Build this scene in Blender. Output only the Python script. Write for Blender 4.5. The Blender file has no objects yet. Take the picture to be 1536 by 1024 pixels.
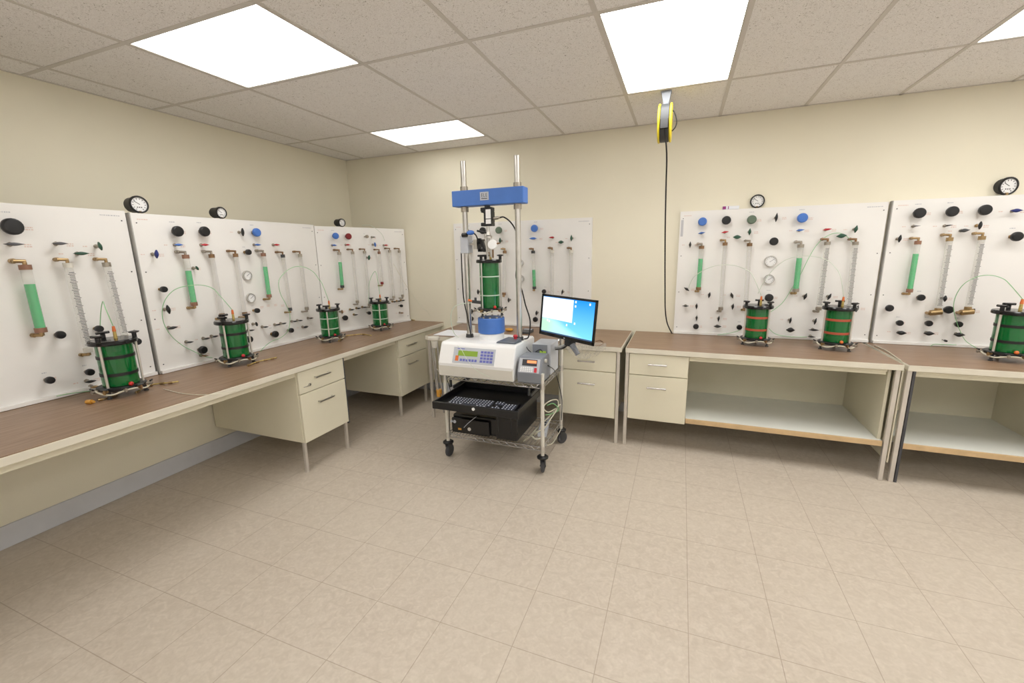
import bpy, math, random
from mathutils import Vector, Matrix
random.seed(7)
S = bpy.context.scene
COL = S.collection
PI = math.pi
V = Vector

# ------------------------------------------------------------------ camera
FPX, YAW, PITCH, ROLL = 641.03, 0.3754, -0.2057, -0.0188
CAM = V((3.6684, -4.1984, 1.592))
fw = V((-math.sin(YAW) * math.cos(PITCH), math.cos(YAW) * math.cos(PITCH), math.sin(PITCH)))
r0 = V((math.cos(YAW), math.sin(YAW), 0)); u0 = r0.cross(fw)
rt = r0 * math.cos(ROLL) + u0 * math.sin(ROLL)
up = -r0 * math.sin(ROLL) + u0 * math.cos(ROLL)
cd = bpy.data.cameras.new('camera'); cam = bpy.data.objects.new('camera', cd); COL.objects.link(cam)
m = Matrix.Identity(4)
for i in range(3):
    m[i][0], m[i][1], m[i][2], m[i][3] = rt[i], up[i], -fw[i], CAM[i]
cam.matrix_world = m
cd.sensor_width = 36; cd.lens = FPX * 36 / 1536; cd.clip_start = 0.02
S.camera = cam
S.view_settings.view_transform = 'Standard'; S.view_settings.look = 'None'
S.view_settings.gamma = 1; S.view_settings.use_curve_mapping = False
S.view_settings.exposure = 0.68

# measured points of the photo, laid onto real surfaces of the room
def ray(x, y): return fw * FPX + rt * (x - 768) - up * (y - 512)
def on(x, y, P, n):
    t = ray(x, y); return CAM + t * ((P - CAM).dot(n) / t.dot(n))
def onX(x, y, v): return on(x, y, V((v, 0, 0)), V((1, 0, 0)))
def onY(x, y, v): return on(x, y, V((0, v, 0)), V((0, 1, 0)))
def onZ(x, y, v): return on(x, y, V((0, 0, v)), V((0, 0, 1)))

# ------------------------------------------------------------------ materials
def srgb(c):
    c = [x / 255 for x in c]
    return tuple((x / 12.92 if x <= .04045 else ((x + .055) / 1.055) ** 2.4) for x in c) + (1,)
class NT:
    def __init__(s, mat):
        mat.use_nodes = True; s.t = mat.node_tree; s.n = s.t.nodes; s.n.clear()
        s.out = s.n.new('ShaderNodeOutputMaterial')
    def new(s, typ, **k):
        n = s.n.new(typ)
        for a, b in k.items():
            if a.startswith('i_'):
                key = a[2:]; key = int(key) if key.isdigit() else key.replace('_', ' ')
                n.inputs[key].default_value = b
            else: setattr(n, a, b)
        return n
    def link(s, a, b): s.t.links.new(a, b)
    def math(s, op, a, b=None):
        n = s.new('ShaderNodeMath', operation=op)
        for k, v in ((0, a), (1, b)):
            if v is None: continue
            if isinstance(v, (int, float)): n.inputs[k].default_value = v
            else: s.link(v, n.inputs[k])
        return n.outputs[0]
    def mix(s, fac, a, b):
        n = s.new('ShaderNodeMix', data_type='RGBA')
        if isinstance(fac, (int, float)): n.inputs[0].default_value = fac
        else: s.link(fac, n.inputs[0])
        for k, v in ((6, a), (7, b)):
            if isinstance(v, tuple): n.inputs[k].default_value = v
            else: s.link(v, n.inputs[k])
        return n.outputs[2]
def ramp(t, src, lo, hi):
    n = t.new('ShaderNodeMapRange', clamp=True); t.link(src, n.inputs[0])
    n.inputs[1].default_value = lo; n.inputs[2].default_value = hi
    return n.outputs[0]
def pmat(name, col, rough=.5, metal=0, var=.04, scale=8, trans=0, bump=0, bscale=60, coat=0, spec=.5):
    mt = bpy.data.materials.new(name); t = NT(mt)
    b = t.new('ShaderNodeBsdfPrincipled'); t.link(b.outputs[0], t.out.inputs[0])
    c = srgb(col)
    tc = t.new('ShaderNodeTexCoord')
    if var:
        nz = t.new('ShaderNodeTexNoise'); nz.inputs['Scale'].default_value = scale; nz.inputs['Detail'].default_value = 4
        t.link(tc.outputs['Object'], nz.inputs['Vector'])
        d = tuple(x * (1 - var * 2) for x in c[:3]) + (1,)
        e = tuple(min(1, x * (1 + var * 2)) for x in c[:3]) + (1,)
        t.link(t.mix(ramp(t, nz.outputs[0], .3, .7), d, e), b.inputs['Base Color'])
    else: b.inputs['Base Color'].default_value = c
    b.inputs['Roughness'].default_value = rough; b.inputs['Metallic'].default_value = metal
    b.inputs['Transmission Weight'].default_value = trans; b.inputs['Coat Weight'].default_value = coat
    b.inputs['Specular IOR Level'].default_value = spec
    if bump:
        nb = t.new('ShaderNodeTexNoise'); nb.inputs['Scale'].default_value = bscale
        t.link(tc.outputs['Object'], nb.inputs['Vector'])
        bp = t.new('ShaderNodeBump'); bp.inputs['Strength'].default_value = bump; bp.inputs['Distance'].default_value = .002
        t.link(nb.outputs[0], bp.inputs['Height']); t.link(bp.outputs[0], b.inputs['Normal'])
    return mt
def emat(name, col, strength):
    mt = bpy.data.materials.new(name); t = NT(mt)
    e = t.new('ShaderNodeEmission'); e.inputs[0].default_value = srgb(col); e.inputs[1].default_value = strength
    t.link(e.outputs[0], t.out.inputs[0]); return mt
def clearmat(name, col, opac=.25, rough=.05):
    mt = bpy.data.materials.new(name); t = NT(mt)
    tr = t.new('ShaderNodeBsdfTransparent'); tr.inputs[0].default_value = (.96, .96, .95, 1)
    b = t.new('ShaderNodeBsdfPrincipled'); b.inputs['Base Color'].default_value = srgb(col); b.inputs['Roughness'].default_value = rough
    mx = t.new('ShaderNodeMixShader'); mx.inputs[0].default_value = opac
    t.link(tr.outputs[0], mx.inputs[1]); t.link(b.outputs[0], mx.inputs[2]); t.link(mx.outputs[0], t.out.inputs[0]); return mt

WALL_C = (234, 228, 208)
M = {}
M['wall'] = pmat('cream_wall_paint', WALL_C, .75, var=.012, scale=1.5, bump=.15, bscale=120)
M['wall_white'] = pmat('white_bounce_wall_paint', (244, 243, 240), .75, var=.01, scale=1.5)  # for the unseen walls, made white to bounce more light
M['base'] = pmat('grey_vinyl_baseboard', (206, 207, 212), .55, var=.02)
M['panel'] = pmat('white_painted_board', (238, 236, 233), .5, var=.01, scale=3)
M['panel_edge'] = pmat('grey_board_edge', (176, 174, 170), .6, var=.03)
M['cream'] = pmat('cream_enamel_steel', (226, 220, 198), .42, var=.012, scale=3)
M['cream_shade'] = pmat('cream_enamel_shaded', (214, 208, 186), .5, var=.015, scale=3)  # darker copy of the cream enamel; recess shade put into the colour
M['trim'] = pmat('ivory_bench_edging', (220, 214, 198), .45, var=.02)
M['steel'] = pmat('brushed_steel', (206, 204, 200), .3, 1, var=.03, scale=20)
M['chrome'] = pmat('chrome', (205, 205, 208), .16, 1, var=.0)
M['legm'] = pmat('satin_leg_metal', (212, 206, 198), .38, .5, var=.03)
M['black'] = pmat('black_plastic', (24, 24, 26), .38, var=.05)
M['blackgloss'] = pmat('gloss_black_plastic', (18, 18, 20), .18, var=0)
M['rubber'] = pmat('grey_rubber', (70, 70, 74), .6, var=.05)
M['dark'] = pmat('dark_grey_plastic', (62, 64, 66), .45, var=.04)
M['padgrey'] = pmat('blue_grey_plastic', (92, 98, 108), .35, var=.03)
M['grey'] = pmat('grey_plastic', (128, 132, 140), .45, var=.02)
M['greylight'] = pmat('light_grey_plastic', (188, 192, 200), .45, var=.02)
M['white'] = pmat('white_enamel', (240, 240, 240), .35, var=.0)
M['offwhite'] = pmat('offwhite_plastic', (214, 210, 200), .45, var=.01)
M['blue'] = pmat('blue_paint', (72, 118, 196), .45, var=.03)
M['kblue'] = pmat('blue_plastic', (70, 118, 200), .4, var=.03)
M['kdblue'] = pmat('navy_plastic', (34, 48, 120), .4, var=.03)
M['kred'] = pmat('red_plastic', (190, 40, 52), .4, var=.03)
M['kdred'] = pmat('dark_red_plastic', (128, 28, 34), .4, var=.03)
M['kgreen'] = pmat('green_plastic', (44, 84, 66), .4, var=.03)
M['kgg'] = pmat('grey_green_plastic', (98, 116, 98), .45, var=.03)
M['kgrey'] = pmat('grey_knob_plastic', (92, 92, 96), .45, var=.03)
M['brass'] = pmat('brass', (170, 144, 104), .35, .85, var=.06, scale=30)
M['bronze'] = pmat('dull_bronze', (140, 110, 80), .45, .6, var=.06, scale=30)
M['nickel'] = pmat('nickel_fitting', (168, 160, 148), .35, .8, var=.06, scale=30)
M['copper'] = pmat('reddish_brown_collar', (148, 110, 90), .45, .3, var=.05)
M['clear'] = clearmat('clear_acrylic_tube', (226, 224, 220), .2)
def bubble():
    mt = bpy.data.materials.new('clear_dotted_plastic_wrap'); t = NT(mt)
    tr = t.new('ShaderNodeBsdfTransparent'); b = t.new('ShaderNodeBsdfPrincipled'); b.inputs['Base Color'].default_value = srgb((222, 218, 210)); b.inputs['Roughness'].default_value = .25
    tc = t.new('ShaderNodeTexCoord'); vo = t.new('ShaderNodeTexVoronoi'); vo.inputs['Scale'].default_value = 85; vo.inputs['Randomness'].default_value = .25; t.link(tc.outputs['Object'], vo.inputs['Vector'])
    f = t.math('ADD', t.math('MULTIPLY', ramp(t, vo.outputs['Distance'], .38, .25), .4), .2)
    mx = t.new('ShaderNodeMixShader'); t.link(f, mx.inputs[0]); t.link(tr.outputs[0], mx.inputs[1]); t.link(b.outputs[0], mx.inputs[2]); t.link(mx.outputs[0], t.out.inputs[0]); return mt
M['bubble'] = bubble()
M['liquid'] = pmat('green_liquid', (30, 196, 116), .25, var=.02)
M['acryl'] = pmat('green_tinted_acrylic', (2, 146, 66), .06, var=0, trans=.58, coat=.5)
M['inner'] = pmat('green_seen_inner_pedestal', (14, 78, 42), .3, var=.05)
M['bandw'] = pmat('white_strap', (196, 214, 200), .4, var=.02)
M['bandr'] = pmat('red_brown_strap', (176, 84, 60), .5, var=.05)
M['yellow'] = pmat('yellow_plastic', (236, 212, 48), .4, var=.03)
M['yellowish'] = pmat('straw_yellow_hose', (190, 166, 96), .4, .3, var=.12, scale=80)
M['red'] = pmat('red_rubber_cap', (196, 44, 40), .4, var=.03)
M['orange'] = pmat('orange_cap', (214, 110, 52), .4, var=.03)
M['gtube'] = pmat('pale_green_plastic_tube', (140, 196, 140), .35, var=.02)
M['ctube'] = pmat('faint_clear_plastic_tube', (206, 216, 200), .35, var=.02)
M['wtube'] = pmat('offwhite_plastic_tube', (214, 210, 190), .35, var=.02)
M['ink'] = pmat('dark_print', (60, 60, 66), .7, var=0)
M['inkpink'] = pmat('faded_pink_print', (226, 204, 194), .7, var=0)
M['inkgrey'] = pmat('faded_grey_print', (196, 196, 200), .7, var=0)
M['wood'] = pmat('pale_wood_edge', (206, 176, 134), .5, var=.05, scale=12)
M['shelf'] = pmat('pale_laminate_shelf', (226, 228, 222), .4, var=.01)
M['paper'] = pmat('white_paper', (236, 238, 244), .6, var=.01)
M['purple'] = pmat('purple_print', (150, 50, 130), .5, var=0)
M['tbar'] = pmat('ceiling_grid_metal', (210, 205, 199), .5, var=.01)
M['frame'] = pmat('light_fixture_frame', (200, 196, 188), .5, var=.01)
M['lampdim'] = emat('dimmer_fluorescent_diffuser', (255, 253, 249), 2.4)
M['lamp'] = emat('fluorescent_diffuser', (255, 253, 249), 6.2)
M['lcdg'] = emat('green_lcd_display', (140, 165, 70), .62)
M['lcdo'] = emat('orange_lcd_display', (250, 150, 100), 1.0)
M['keys'] = pmat('keyboard_keys', (58, 62, 74), .5, var=.05)
M['keymark'] = pmat('keycap_print', (190, 194, 206), .6, var=0)
M['bluekeys'] = pmat('blue_keypad', (104, 110, 186), .5, var=.03)
M['amber'] = pmat('amber_resin', (206, 150, 60), .3, var=.05)

def floor_mat():
    mt = bpy.data.materials.new('beige_vinyl_floor_tiles'); t = NT(mt)
    b = t.new('ShaderNodeBsdfPrincipled'); t.link(b.outputs[0], t.out.inputs[0])
    tc = t.new('ShaderNodeTexCoord'); sx = t.new('ShaderNodeSeparateXYZ'); t.link(tc.outputs['Object'], sx.inputs[0])
    def cell(o, org, p):
        a = t.math('DIVIDE', t.math('SUBTRACT', o, org), p)
        fr = t.math('FRACT', t.math('ADD', a, 100.5))
        return t.math('MULTIPLY', t.math('ABSOLUTE', t.math('SUBTRACT', fr, .5)), p), t.math('FLOOR', a)
    dx, ix = cell(sx.outputs[0], 2.0895, .3391); dy, iy = cell(sx.outputs[1], -2.5228, .3164)
    d = t.math('MINIMUM', dx, dy)
    line = ramp(t, d, .0024, .0008)
    n1 = t.new('ShaderNodeTexNoise'); n1.inputs['Scale'].default_value = 26; n1.inputs['Detail'].default_value = 6; n1.inputs['Distortion'].default_value = 1.2
    n2 = t.new('ShaderNodeTexNoise'); n2.inputs['Scale'].default_value = 1.1; n2.inputs['Detail'].default_value = 3
    n3 = t.new('ShaderNodeTexNoise'); n3.inputs['Scale'].default_value = 90; n3.inputs['Detail'].default_value = 3
    for n in (n1, n2, n3): t.link(tc.outputs['Object'], n.inputs['Vector'])
    c = t.mix(ramp(t, n1.outputs[0], .32, .68), srgb((188, 176, 161)), srgb((204, 193, 179)))
    c = t.mix(t.math('MULTIPLY', ramp(t, n3.outputs[0], .35, .7), .35), c, srgb((179, 167, 152)))
    c = t.mix(t.math('MULTIPLY', ramp(t, n2.outputs[0], .4, .65), .25), c, srgb((202, 192, 177)))
    c = t.mix(t.math('MULTIPLY', line, .55), c, srgb((138, 120, 102)))
    t.link(c, b.inputs['Base Color'])
    b.inputs['Roughness'].default_value = .42; b.inputs['Specular IOR Level'].default_value = .35
    bp = t.new('ShaderNodeBump'); bp.inputs['Strength'].default_value = .3; bp.inputs['Distance'].default_value = .001; bp.invert = True
    t.link(line, bp.inputs['Height']); t.link(bp.outputs[0], b.inputs['Normal'])
    return mt
M['floor'] = floor_mat()
def ceil_mat():
    mt = bpy.data.materials.new('speckled_mineral_fibre_tile'); t = NT(mt)
    b = t.new('ShaderNodeBsdfPrincipled'); t.link(b.outputs[0], t.out.inputs[0])
    tc = t.new('ShaderNodeTexCoord')
    n1 = t.new('ShaderNodeTexNoise'); n1.inputs['Scale'].default_value = 75; n1.inputs['Detail'].default_value = 3; n1.inputs['Distortion'].default_value = 2.5
    n2 = t.new('ShaderNodeTexNoise'); n2.inputs['Scale'].default_value = 170; n2.inputs['Detail'].default_value = 2
    for n in (n1, n2): t.link(tc.outputs['Object'], n.inputs['Vector'])
    sp = ramp(t, n1.outputs[0], .60, .68); s2 = ramp(t, n2.outputs[0], .35, .65)
    c = t.mix(s2, srgb((236, 233, 231)), srgb((249, 247, 246)))
    c = t.mix(t.math('MULTIPLY', sp, .8), c, srgb((150, 142, 134)))
    t.link(c, b.inputs['Base Color']); b.inputs['Roughness'].default_value = .9
    bp = t.new('ShaderNodeBump'); bp.inputs['Strength'].default_value = .3; bp.inputs['Distance'].default_value = .002; bp.invert = True
    t.link(sp, bp.inputs['Height']); t.link(bp.outputs[0], b.inputs['Normal'])
    return mt
M['ceil'] = ceil_mat()
def worktop_mat():
    mt = bpy.data.materials.new('walnut_grain_laminate'); t = NT(mt)
    b = t.new('ShaderNodeBsdfPrincipled'); t.link(b.outputs[0], t.out.inputs[0])
    tc = t.new('ShaderNodeTexCoord'); mp = t.new('ShaderNodeMapping'); t.link(tc.outputs['Object'], mp.inputs[0])
    mp.inputs['Scale'].default_value = (2.5, 60, 20)
    n = t.new('ShaderNodeTexNoise'); n.inputs['Scale'].default_value = 1.5; n.inputs['Detail'].default_value = 5; n.inputs['Distortion'].default_value = .6
    t.link(mp.outputs[0], n.inputs['Vector'])
    c = t.mix(ramp(t, n.outputs[0], .3, .7), srgb((122, 95, 73)), srgb((154, 127, 103)))
    t.link(c, b.inputs['Base Color']); b.inputs['Roughness'].default_value = .38; b.inputs['Specular IOR Level'].default_value = .5
    return mt
M['top'] = worktop_mat()
def screen_mat():
    mt = bpy.data.materials.new('desktop_wallpaper_on_screen'); t = NT(mt)
    e = t.new('ShaderNodeEmission'); t.link(e.outputs[0], t.out.inputs[0]); e.inputs[1].default_value = .95
    tc = t.new('ShaderNodeTexCoord'); sx = t.new('ShaderNodeSeparateXYZ'); t.link(tc.outputs['Object'], sx.inputs[0])
    X, Z = sx.outputs[0], sx.outputs[2]
    c = t.mix(ramp(t, Z, -.13, .13), srgb((120, 205, 245)), srgb((40, 140, 236)))
    w = t.math('ADD', Z, t.math('MULTIPLY', X, .35))
    c = t.mix(ramp(t, w, -.05, -.10), c, srgb((170, 224, 240)))
    c = t.mix(t.math('MULTIPLY', ramp(t, X, 0.0, -.2), ramp(t, Z, .0, -.04)), c, srgb((176, 216, 190)))
    t.link(c, e.inputs[0]); return mt
M['screen'] = screen_mat()
M['window'] = emat('open_window_on_screen', (236, 240, 250), 1.0)
M['winline'] = emat('text_lines_on_screen', (205, 216, 236), .95)
M['taskbar'] = emat('taskbar_on_screen', (70, 90, 120), .8)

# ------------------------------------------------------------------ mesh builder
class MB:
    def __init__(s): s.v = []; s.f = []; s.sm = []
    def quad(s, *p):
        i = len(s.v); s.v += [V(x) for x in p]; s.f.append(tuple(range(i, i + len(p)))); s.sm.append(False); return s
    def box(s, a, b):
        x0, y0, z0 = (min(a[i], b[i]) for i in range(3)); x1, y1, z1 = (max(a[i], b[i]) for i in range(3))
        return s.hexa([(x0, y0, z0), (x1, y0, z0), (x1, y1, z0), (x0, y1, z0)], [(x0, y0, z1), (x1, y0, z1), (x1, y1, z1), (x0, y1, z1)])
    def hexa(s, lo, hi):
        i = len(s.v); n = len(lo); s.v += [V(p) for p in lo] + [V(p) for p in hi]
        fs = [tuple(i + k for k in reversed(range(n))), tuple(i + n + k for k in range(n))]
        fs += [(i + k, i + (k + 1) % n, i + n + (k + 1) % n, i + n + k) for k in range(n)]
        s.f += fs; s.sm += [False] * len(fs); return s
    def bar(s, p, q, w, h=None, upv=(0, 0, 1)):
        p, q = V(p), V(q); d = (q - p).normalized(); u = V(upv)
        if abs(d.dot(u)) > .98: u = V((1, 0, 0))
        a = d.cross(u).normalized(); b = a.cross(d); h = h or w
        c = [(-1, -1), (1, -1), (1, 1), (-1, 1)]
        return s.hexa([p + a * x * w / 2 + b * y * h / 2 for x, y in c], [q + a * x * w / 2 + b * y * h / 2 for x, y in c])
    def cyl(s, p, q, r, r2=None, n=16, caps=True, sq=(1, 1), side=None):
        p, q = V(p), V(q); r2 = r if r2 is None else r2; d = (q - p).normalized()
        u = V(side) if side else (V((0, 0, 1)) if abs(d.z) < .9 else V((1, 0, 0)))
        a = (u - d * u.dot(d)).normalized(); b = d.cross(a)
        def ring(c, rr): return [c + (a * math.cos(2 * PI * k / n) * sq[0] + b * math.sin(2 * PI * k / n) * sq[1]) * rr for k in range(n)]
        A, B = ring(p, r), ring(q, r2); i = len(s.v); s.v += A + B
        s.f += [(i + k, i + (k + 1) % n, i + n + (k + 1) % n, i + n + k) for k in range(n)]; s.sm += [True] * n
        if caps:
            i = len(s.v); s.v += A + B
            s.f += [tuple(i + k for k in reversed(range(n))), tuple(i + n + k for k in range(n))]; s.sm += [False] * 2
        return s
    def lathe(s, c, prof, n=24, axis=(0, 0, 1), sq=(1, 1), side=None):
        # prof: list of (radius, height); smooth within, split at repeated points
        c = V(c); d = V(axis).normalized(); u = V(side) if side else (V((0, 0, 1)) if abs(d.z) < .9 else V((1, 0, 0)))
        a = (u - d * u.dot(d)).normalized(); b = d.cross(a)
        for (ra, ha), (rb, hb) in zip(prof, prof[1:]):
            i = len(s.v)
            for rr, hh in ((ra, ha), (rb, hb)):
                s.v += [c + d * hh + (a * math.cos(2 * PI * k / n) * sq[0] + b * math.sin(2 * PI * k / n) * sq[1]) * max(rr, 1e-5) for k in range(n)]
            s.f += [(i + k, i + (k + 1) % n, i + n + (k + 1) % n, i + n + k) for k in range(n)]; s.sm += [True] * n
        return s
    def tube(s, pts, r, n=8, smooth=4, closed=False):
        P = [V(p) for p in pts]
        if smooth > 1 and len(P) > 2:
            Q = []
            for k in range(len(P) - 1):
                a, b, c, d = P[max(k - 1, 0)], P[k], P[k + 1], P[min(k + 2, len(P) - 1)]
                for j in range(smooth):
                    t = j / smooth
                    Q.append(.5 * ((2 * b) + (c - a) * t + (2 * a - 5 * b + 4 * c - d) * t * t + (3 * b - a - 3 * c + d) * t ** 3))
            Q.append(P[-1]); P = Q
        i0 = len(s.v); prev = None
        for k, p in enumerate(P):
            d = (P[min(k + 1, len(P) - 1)] - P[max(k - 1, 0)])
            d = d.normalized() if d.length > 1e-9 else V((0, 0, 1))
            if prev is None:
                u = V((0, 0, 1)) if abs(d.z) < .9 else V((1, 0, 0))
            else: u = prev
            a = (u - d * u.dot(d)).normalized(); prev = a; b = d.cross(a)
            s.v += [p + (a * math.cos(2 * PI * j / n) + b * math.sin(2 * PI * j / n)) * r for j in range(n)]
        for k in range(len(P) - 1):
            for j in range(n):
                s.f.append((i0 + k * n + j, i0 + k * n + (j + 1) % n, i0 + (k + 1) * n + (j + 1) % n, i0 + (k + 1) * n + j)); s.sm.append(True)
        e = i0 + (len(P) - 1) * n
        s.f += [tuple(i0 + j for j in reversed(range(n))), tuple(e + j for j in range(n))]; s.sm += [False, False]
        return s
    def ball(s, c, r, n=12, sc=(1, 1, 1)):
        c = V(c); k = n // 2
        i = len(s.v)
        for a in range(k + 1):
            th = PI * a / k
            for b in range(n):
                ph = 2 * PI * b / n
                s.v.append(c + V((math.sin(th) * math.cos(ph) * sc[0], math.sin(th) * math.sin(ph) * sc[1], math.cos(th) * sc[2])) * r)
        for a in range(k):
            for b in range(n):
                s.f.append((i + a * n + b, i + (a + 1) * n + b, i + (a + 1) * n + (b + 1) % n, i + a * n + (b + 1) % n)); s.sm.append(True)
        return s

def part(name, mb, mat, parent=None, world=False, bevel=0, label=None, xf=None):
    me = bpy.data.meshes.new(name)
    vs = mb.v
    if xf is not None: vs = [xf @ v for v in vs]
    if world and parent is not None:
        root = parent
        while root.parent: root = root.parent
        inv = ROOTS[root.name].inverted()
        vs = [inv @ v for v in vs]
    me.from_pydata([tuple(v) for v in vs], [], mb.f)
    me.polygons.foreach_set('use_smooth', mb.sm)
    me.materials.append(M[mat] if isinstance(mat, str) else mat)
    me.update()
    o = bpy.data.objects.new(name, me); COL.objects.link(o)
    if parent is not None: o.parent = parent
    if bevel:
        b = o.modifiers.new('bevel', 'BEVEL'); b.width = bevel; b.segments = 2; b.limit_method = 'ANGLE'
    if label: o['label'] = label
    return o
ROOTS = {}
def thing(name, label, cat, loc=(0, 0, 0), rotz=0, group=None):
    o = bpy.data.objects.new(name, None); COL.objects.link(o); o.empty_display_size = .05
    o.location = loc; o.rotation_euler = (0, 0, rotz)
    ROOTS[o.name] = Matrix.Translation(V(loc)) @ Matrix.Rotation(rotz, 4, 'Z')
    o['label'] = label; o['category'] = cat
    if group: o['group'] = group
    return o
def solo(name, mb, mat, label, cat, group=None, bevel=0):
    c = V((0, 0, 0))
    n = len(mb.v)
    for v in mb.v: c += v / n
    c.z = min(v.z for v in mb.v)
    o = part(name, mb, mat, bevel=bevel, xf=Matrix.Translation(-c)); o.location = c
    o['label'] = label; o['category'] = cat
    if group: o['group'] = group
    return o
def struct(name, mb, mat, parent=None, bevel=0):
    o = part(name, mb, mat, parent, bevel=bevel); o['kind'] = 'structure'; return o

# ------------------------------------------------------------------ room
H = 2.66
XR, YF = 7.49, -6.1
FUR = .18          # furred lower part of the left wall behind the bench
struct('floor', MB().box((-.2, YF - .2, -.1), (XR + .2, .2, 0)), 'floor')
struct('wall_left', MB().box((-.2, YF - .2, 0), (0, .2, H)).box((0, YF, 0), (FUR, -.0, .78)), 'wall')
struct('wall_back', MB().box((0, 0, 0), (XR, .2, H)), 'wall')
struct('wall_right', MB().box((XR, YF - .2, 0), (XR + .2, .2, H)), 'wall_white')
struct('wall_front', MB().box((0, YF - .2, 0), (XR, YF, H)), 'wall_white')
struct('baseboard_left', MB().box((FUR, YF, 0), (FUR + .012, -.0, .132)), 'base', bevel=.003)
struct('baseboard_back', MB().box((FUR + .012, -.012, 0), (XR, 0, .1)), 'base', bevel=.003)

gx = [.2586, .9914, 1.9125, 2.58, 3.2351, 3.8946, 4.4922, 5.0761, 5.68, 6.28, 6.88, 7.48]
gy = [-.8348, -1.9755, -2.652, -3.80, -4.95, -6.05]
lights = [(.9914, 1.9125, -2.652, -1.9755), (.9914, 1.9125, -.8348, -.27), (3.2351, 3.8946, -1.9755, -.8348), (5.0761, 5.68, -1.9755, -.8348),
          (1.9125, 2.58, -6.05, -4.95), (3.2351, 3.8946, -4.95, -3.8), (5.0761, 5.68, -4.95, -3.8), (6.28, 6.88, -4.95, -3.8), (6.28, 6.88, -1.9755, -.8348)]  # this row is out of view, added to brighten ceiling and walls evenly
# ceiling as tiles with openings for the fixtures
cb = MB()
xs = sorted(set([0, XR] + gx)); ys = sorted(set([0, YF] + gy + [-.27]))
def inlight(x, y): return any(a < x < b and c < y < d for a, b, c, d in lights)
for a, b in zip(xs, xs[1:]):
    for c, d in zip(ys, ys[1:]):
        if not inlight((a + b) / 2, (c + d) / 2): cb.box((a, c, H), (b, d, H + .02))
struct('ceiling', cb, 'ceil')
struct('ceiling_slab', MB().box((-.2, YF - .2, H + .12), (XR + .2, .2, H + .2)), 'ceil')
tb = MB()
for x in gx: tb.box((x - .0115, YF, H - .003), (x + .0115, 0, H + .001))
for y in gy: tb.box((0, y - .011, H - .0035), (XR, y + .011, H + .001))
tb.box((.9914, -.28, H - .0035), (1.9125, -.26, H + .001))
tb.box((0, -.018, H - .003), (XR, 0, H + .001)).box((0, YF, H - .003), (.018, 0, H + .001))
struct('trim_1', tb, 'tbar')
LL = ['large square ceiling light panel at upper left', 'ceiling light panel beside the back wall, left of the blue frame', 'ceiling light panel directly above the yellow cord reel',
      'ceiling light panel cut off at the top right corner', 'added unseen ceiling light far behind the viewer by the rear wall', 'added unseen ceiling light behind the viewer in the middle', 'added unseen ceiling light behind the viewer on the right side', 'added unseen ceiling light behind the viewer nearest the right wall', 'added unseen ceiling light far right by the back wall']
for li, ((a, b, c, d), lb) in enumerate(zip(lights, LL)):
    t = thing('ceiling_light', lb, 'ceiling light', ((a + b) / 2, (c + d) / 2, H), group='recessed fluorescent ceiling lights')
    w, h = (b - a) / 2, (d - c) / 2
    fr = MB()
    for x0, x1, y0, y1 in ((-w, -w + .018, -h, h), (w - .018, w, -h, h), (-w, w, -h, -h + .018), (-w, w, h - .018, h)): fr.box((x0, y0, -.002), (x1, y1, .06))
    fr.box((-w, -h, .06), (w, h, .07))
    part('frame', fr, 'frame', t)
    part('diffuser', MB().box((-w + .016, -h + .016, .004), (w - .016, h - .016, .012)), 'lampdim' if li == 1 else 'lamp', t)

# ------------------------------------------------------------------ benches
HB, DB, XL = .83, .777, 1.186
def slab(name, x0, x1, y0, y1, label, th=.042, mat='top', rot=0):
    t = thing(name, label, 'workbench', ((x0 + x1) / 2, (y0 + y1) / 2, HB - th), rot)
    return t
# left worktop (grain along the wall)
WT = t = thing('worktop', 'long brown laminate worktop with cream edge along the left wall', 'worktop', (.7, -2.6, HB - .042), PI / 2)
part('laminate_top', MB().box((.002, -6.0, HB - .006), (XL - .004, -.002, HB)), 'top', t, world=True)
part('edge_trim', MB().box((XL - .012, -6.0, HB - .042), (XL, -.002, HB - .0045)).box((.002, -6.0, HB - .042), (XL - .012, -.002, HB - .0062)), 'trim', t, world=True, bevel=.002)
part('apron', MB().box((XL - .07, -6.0, HB - .082), (XL - .045, -.86, HB - .0425)), 'cream', t, world=True)

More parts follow.
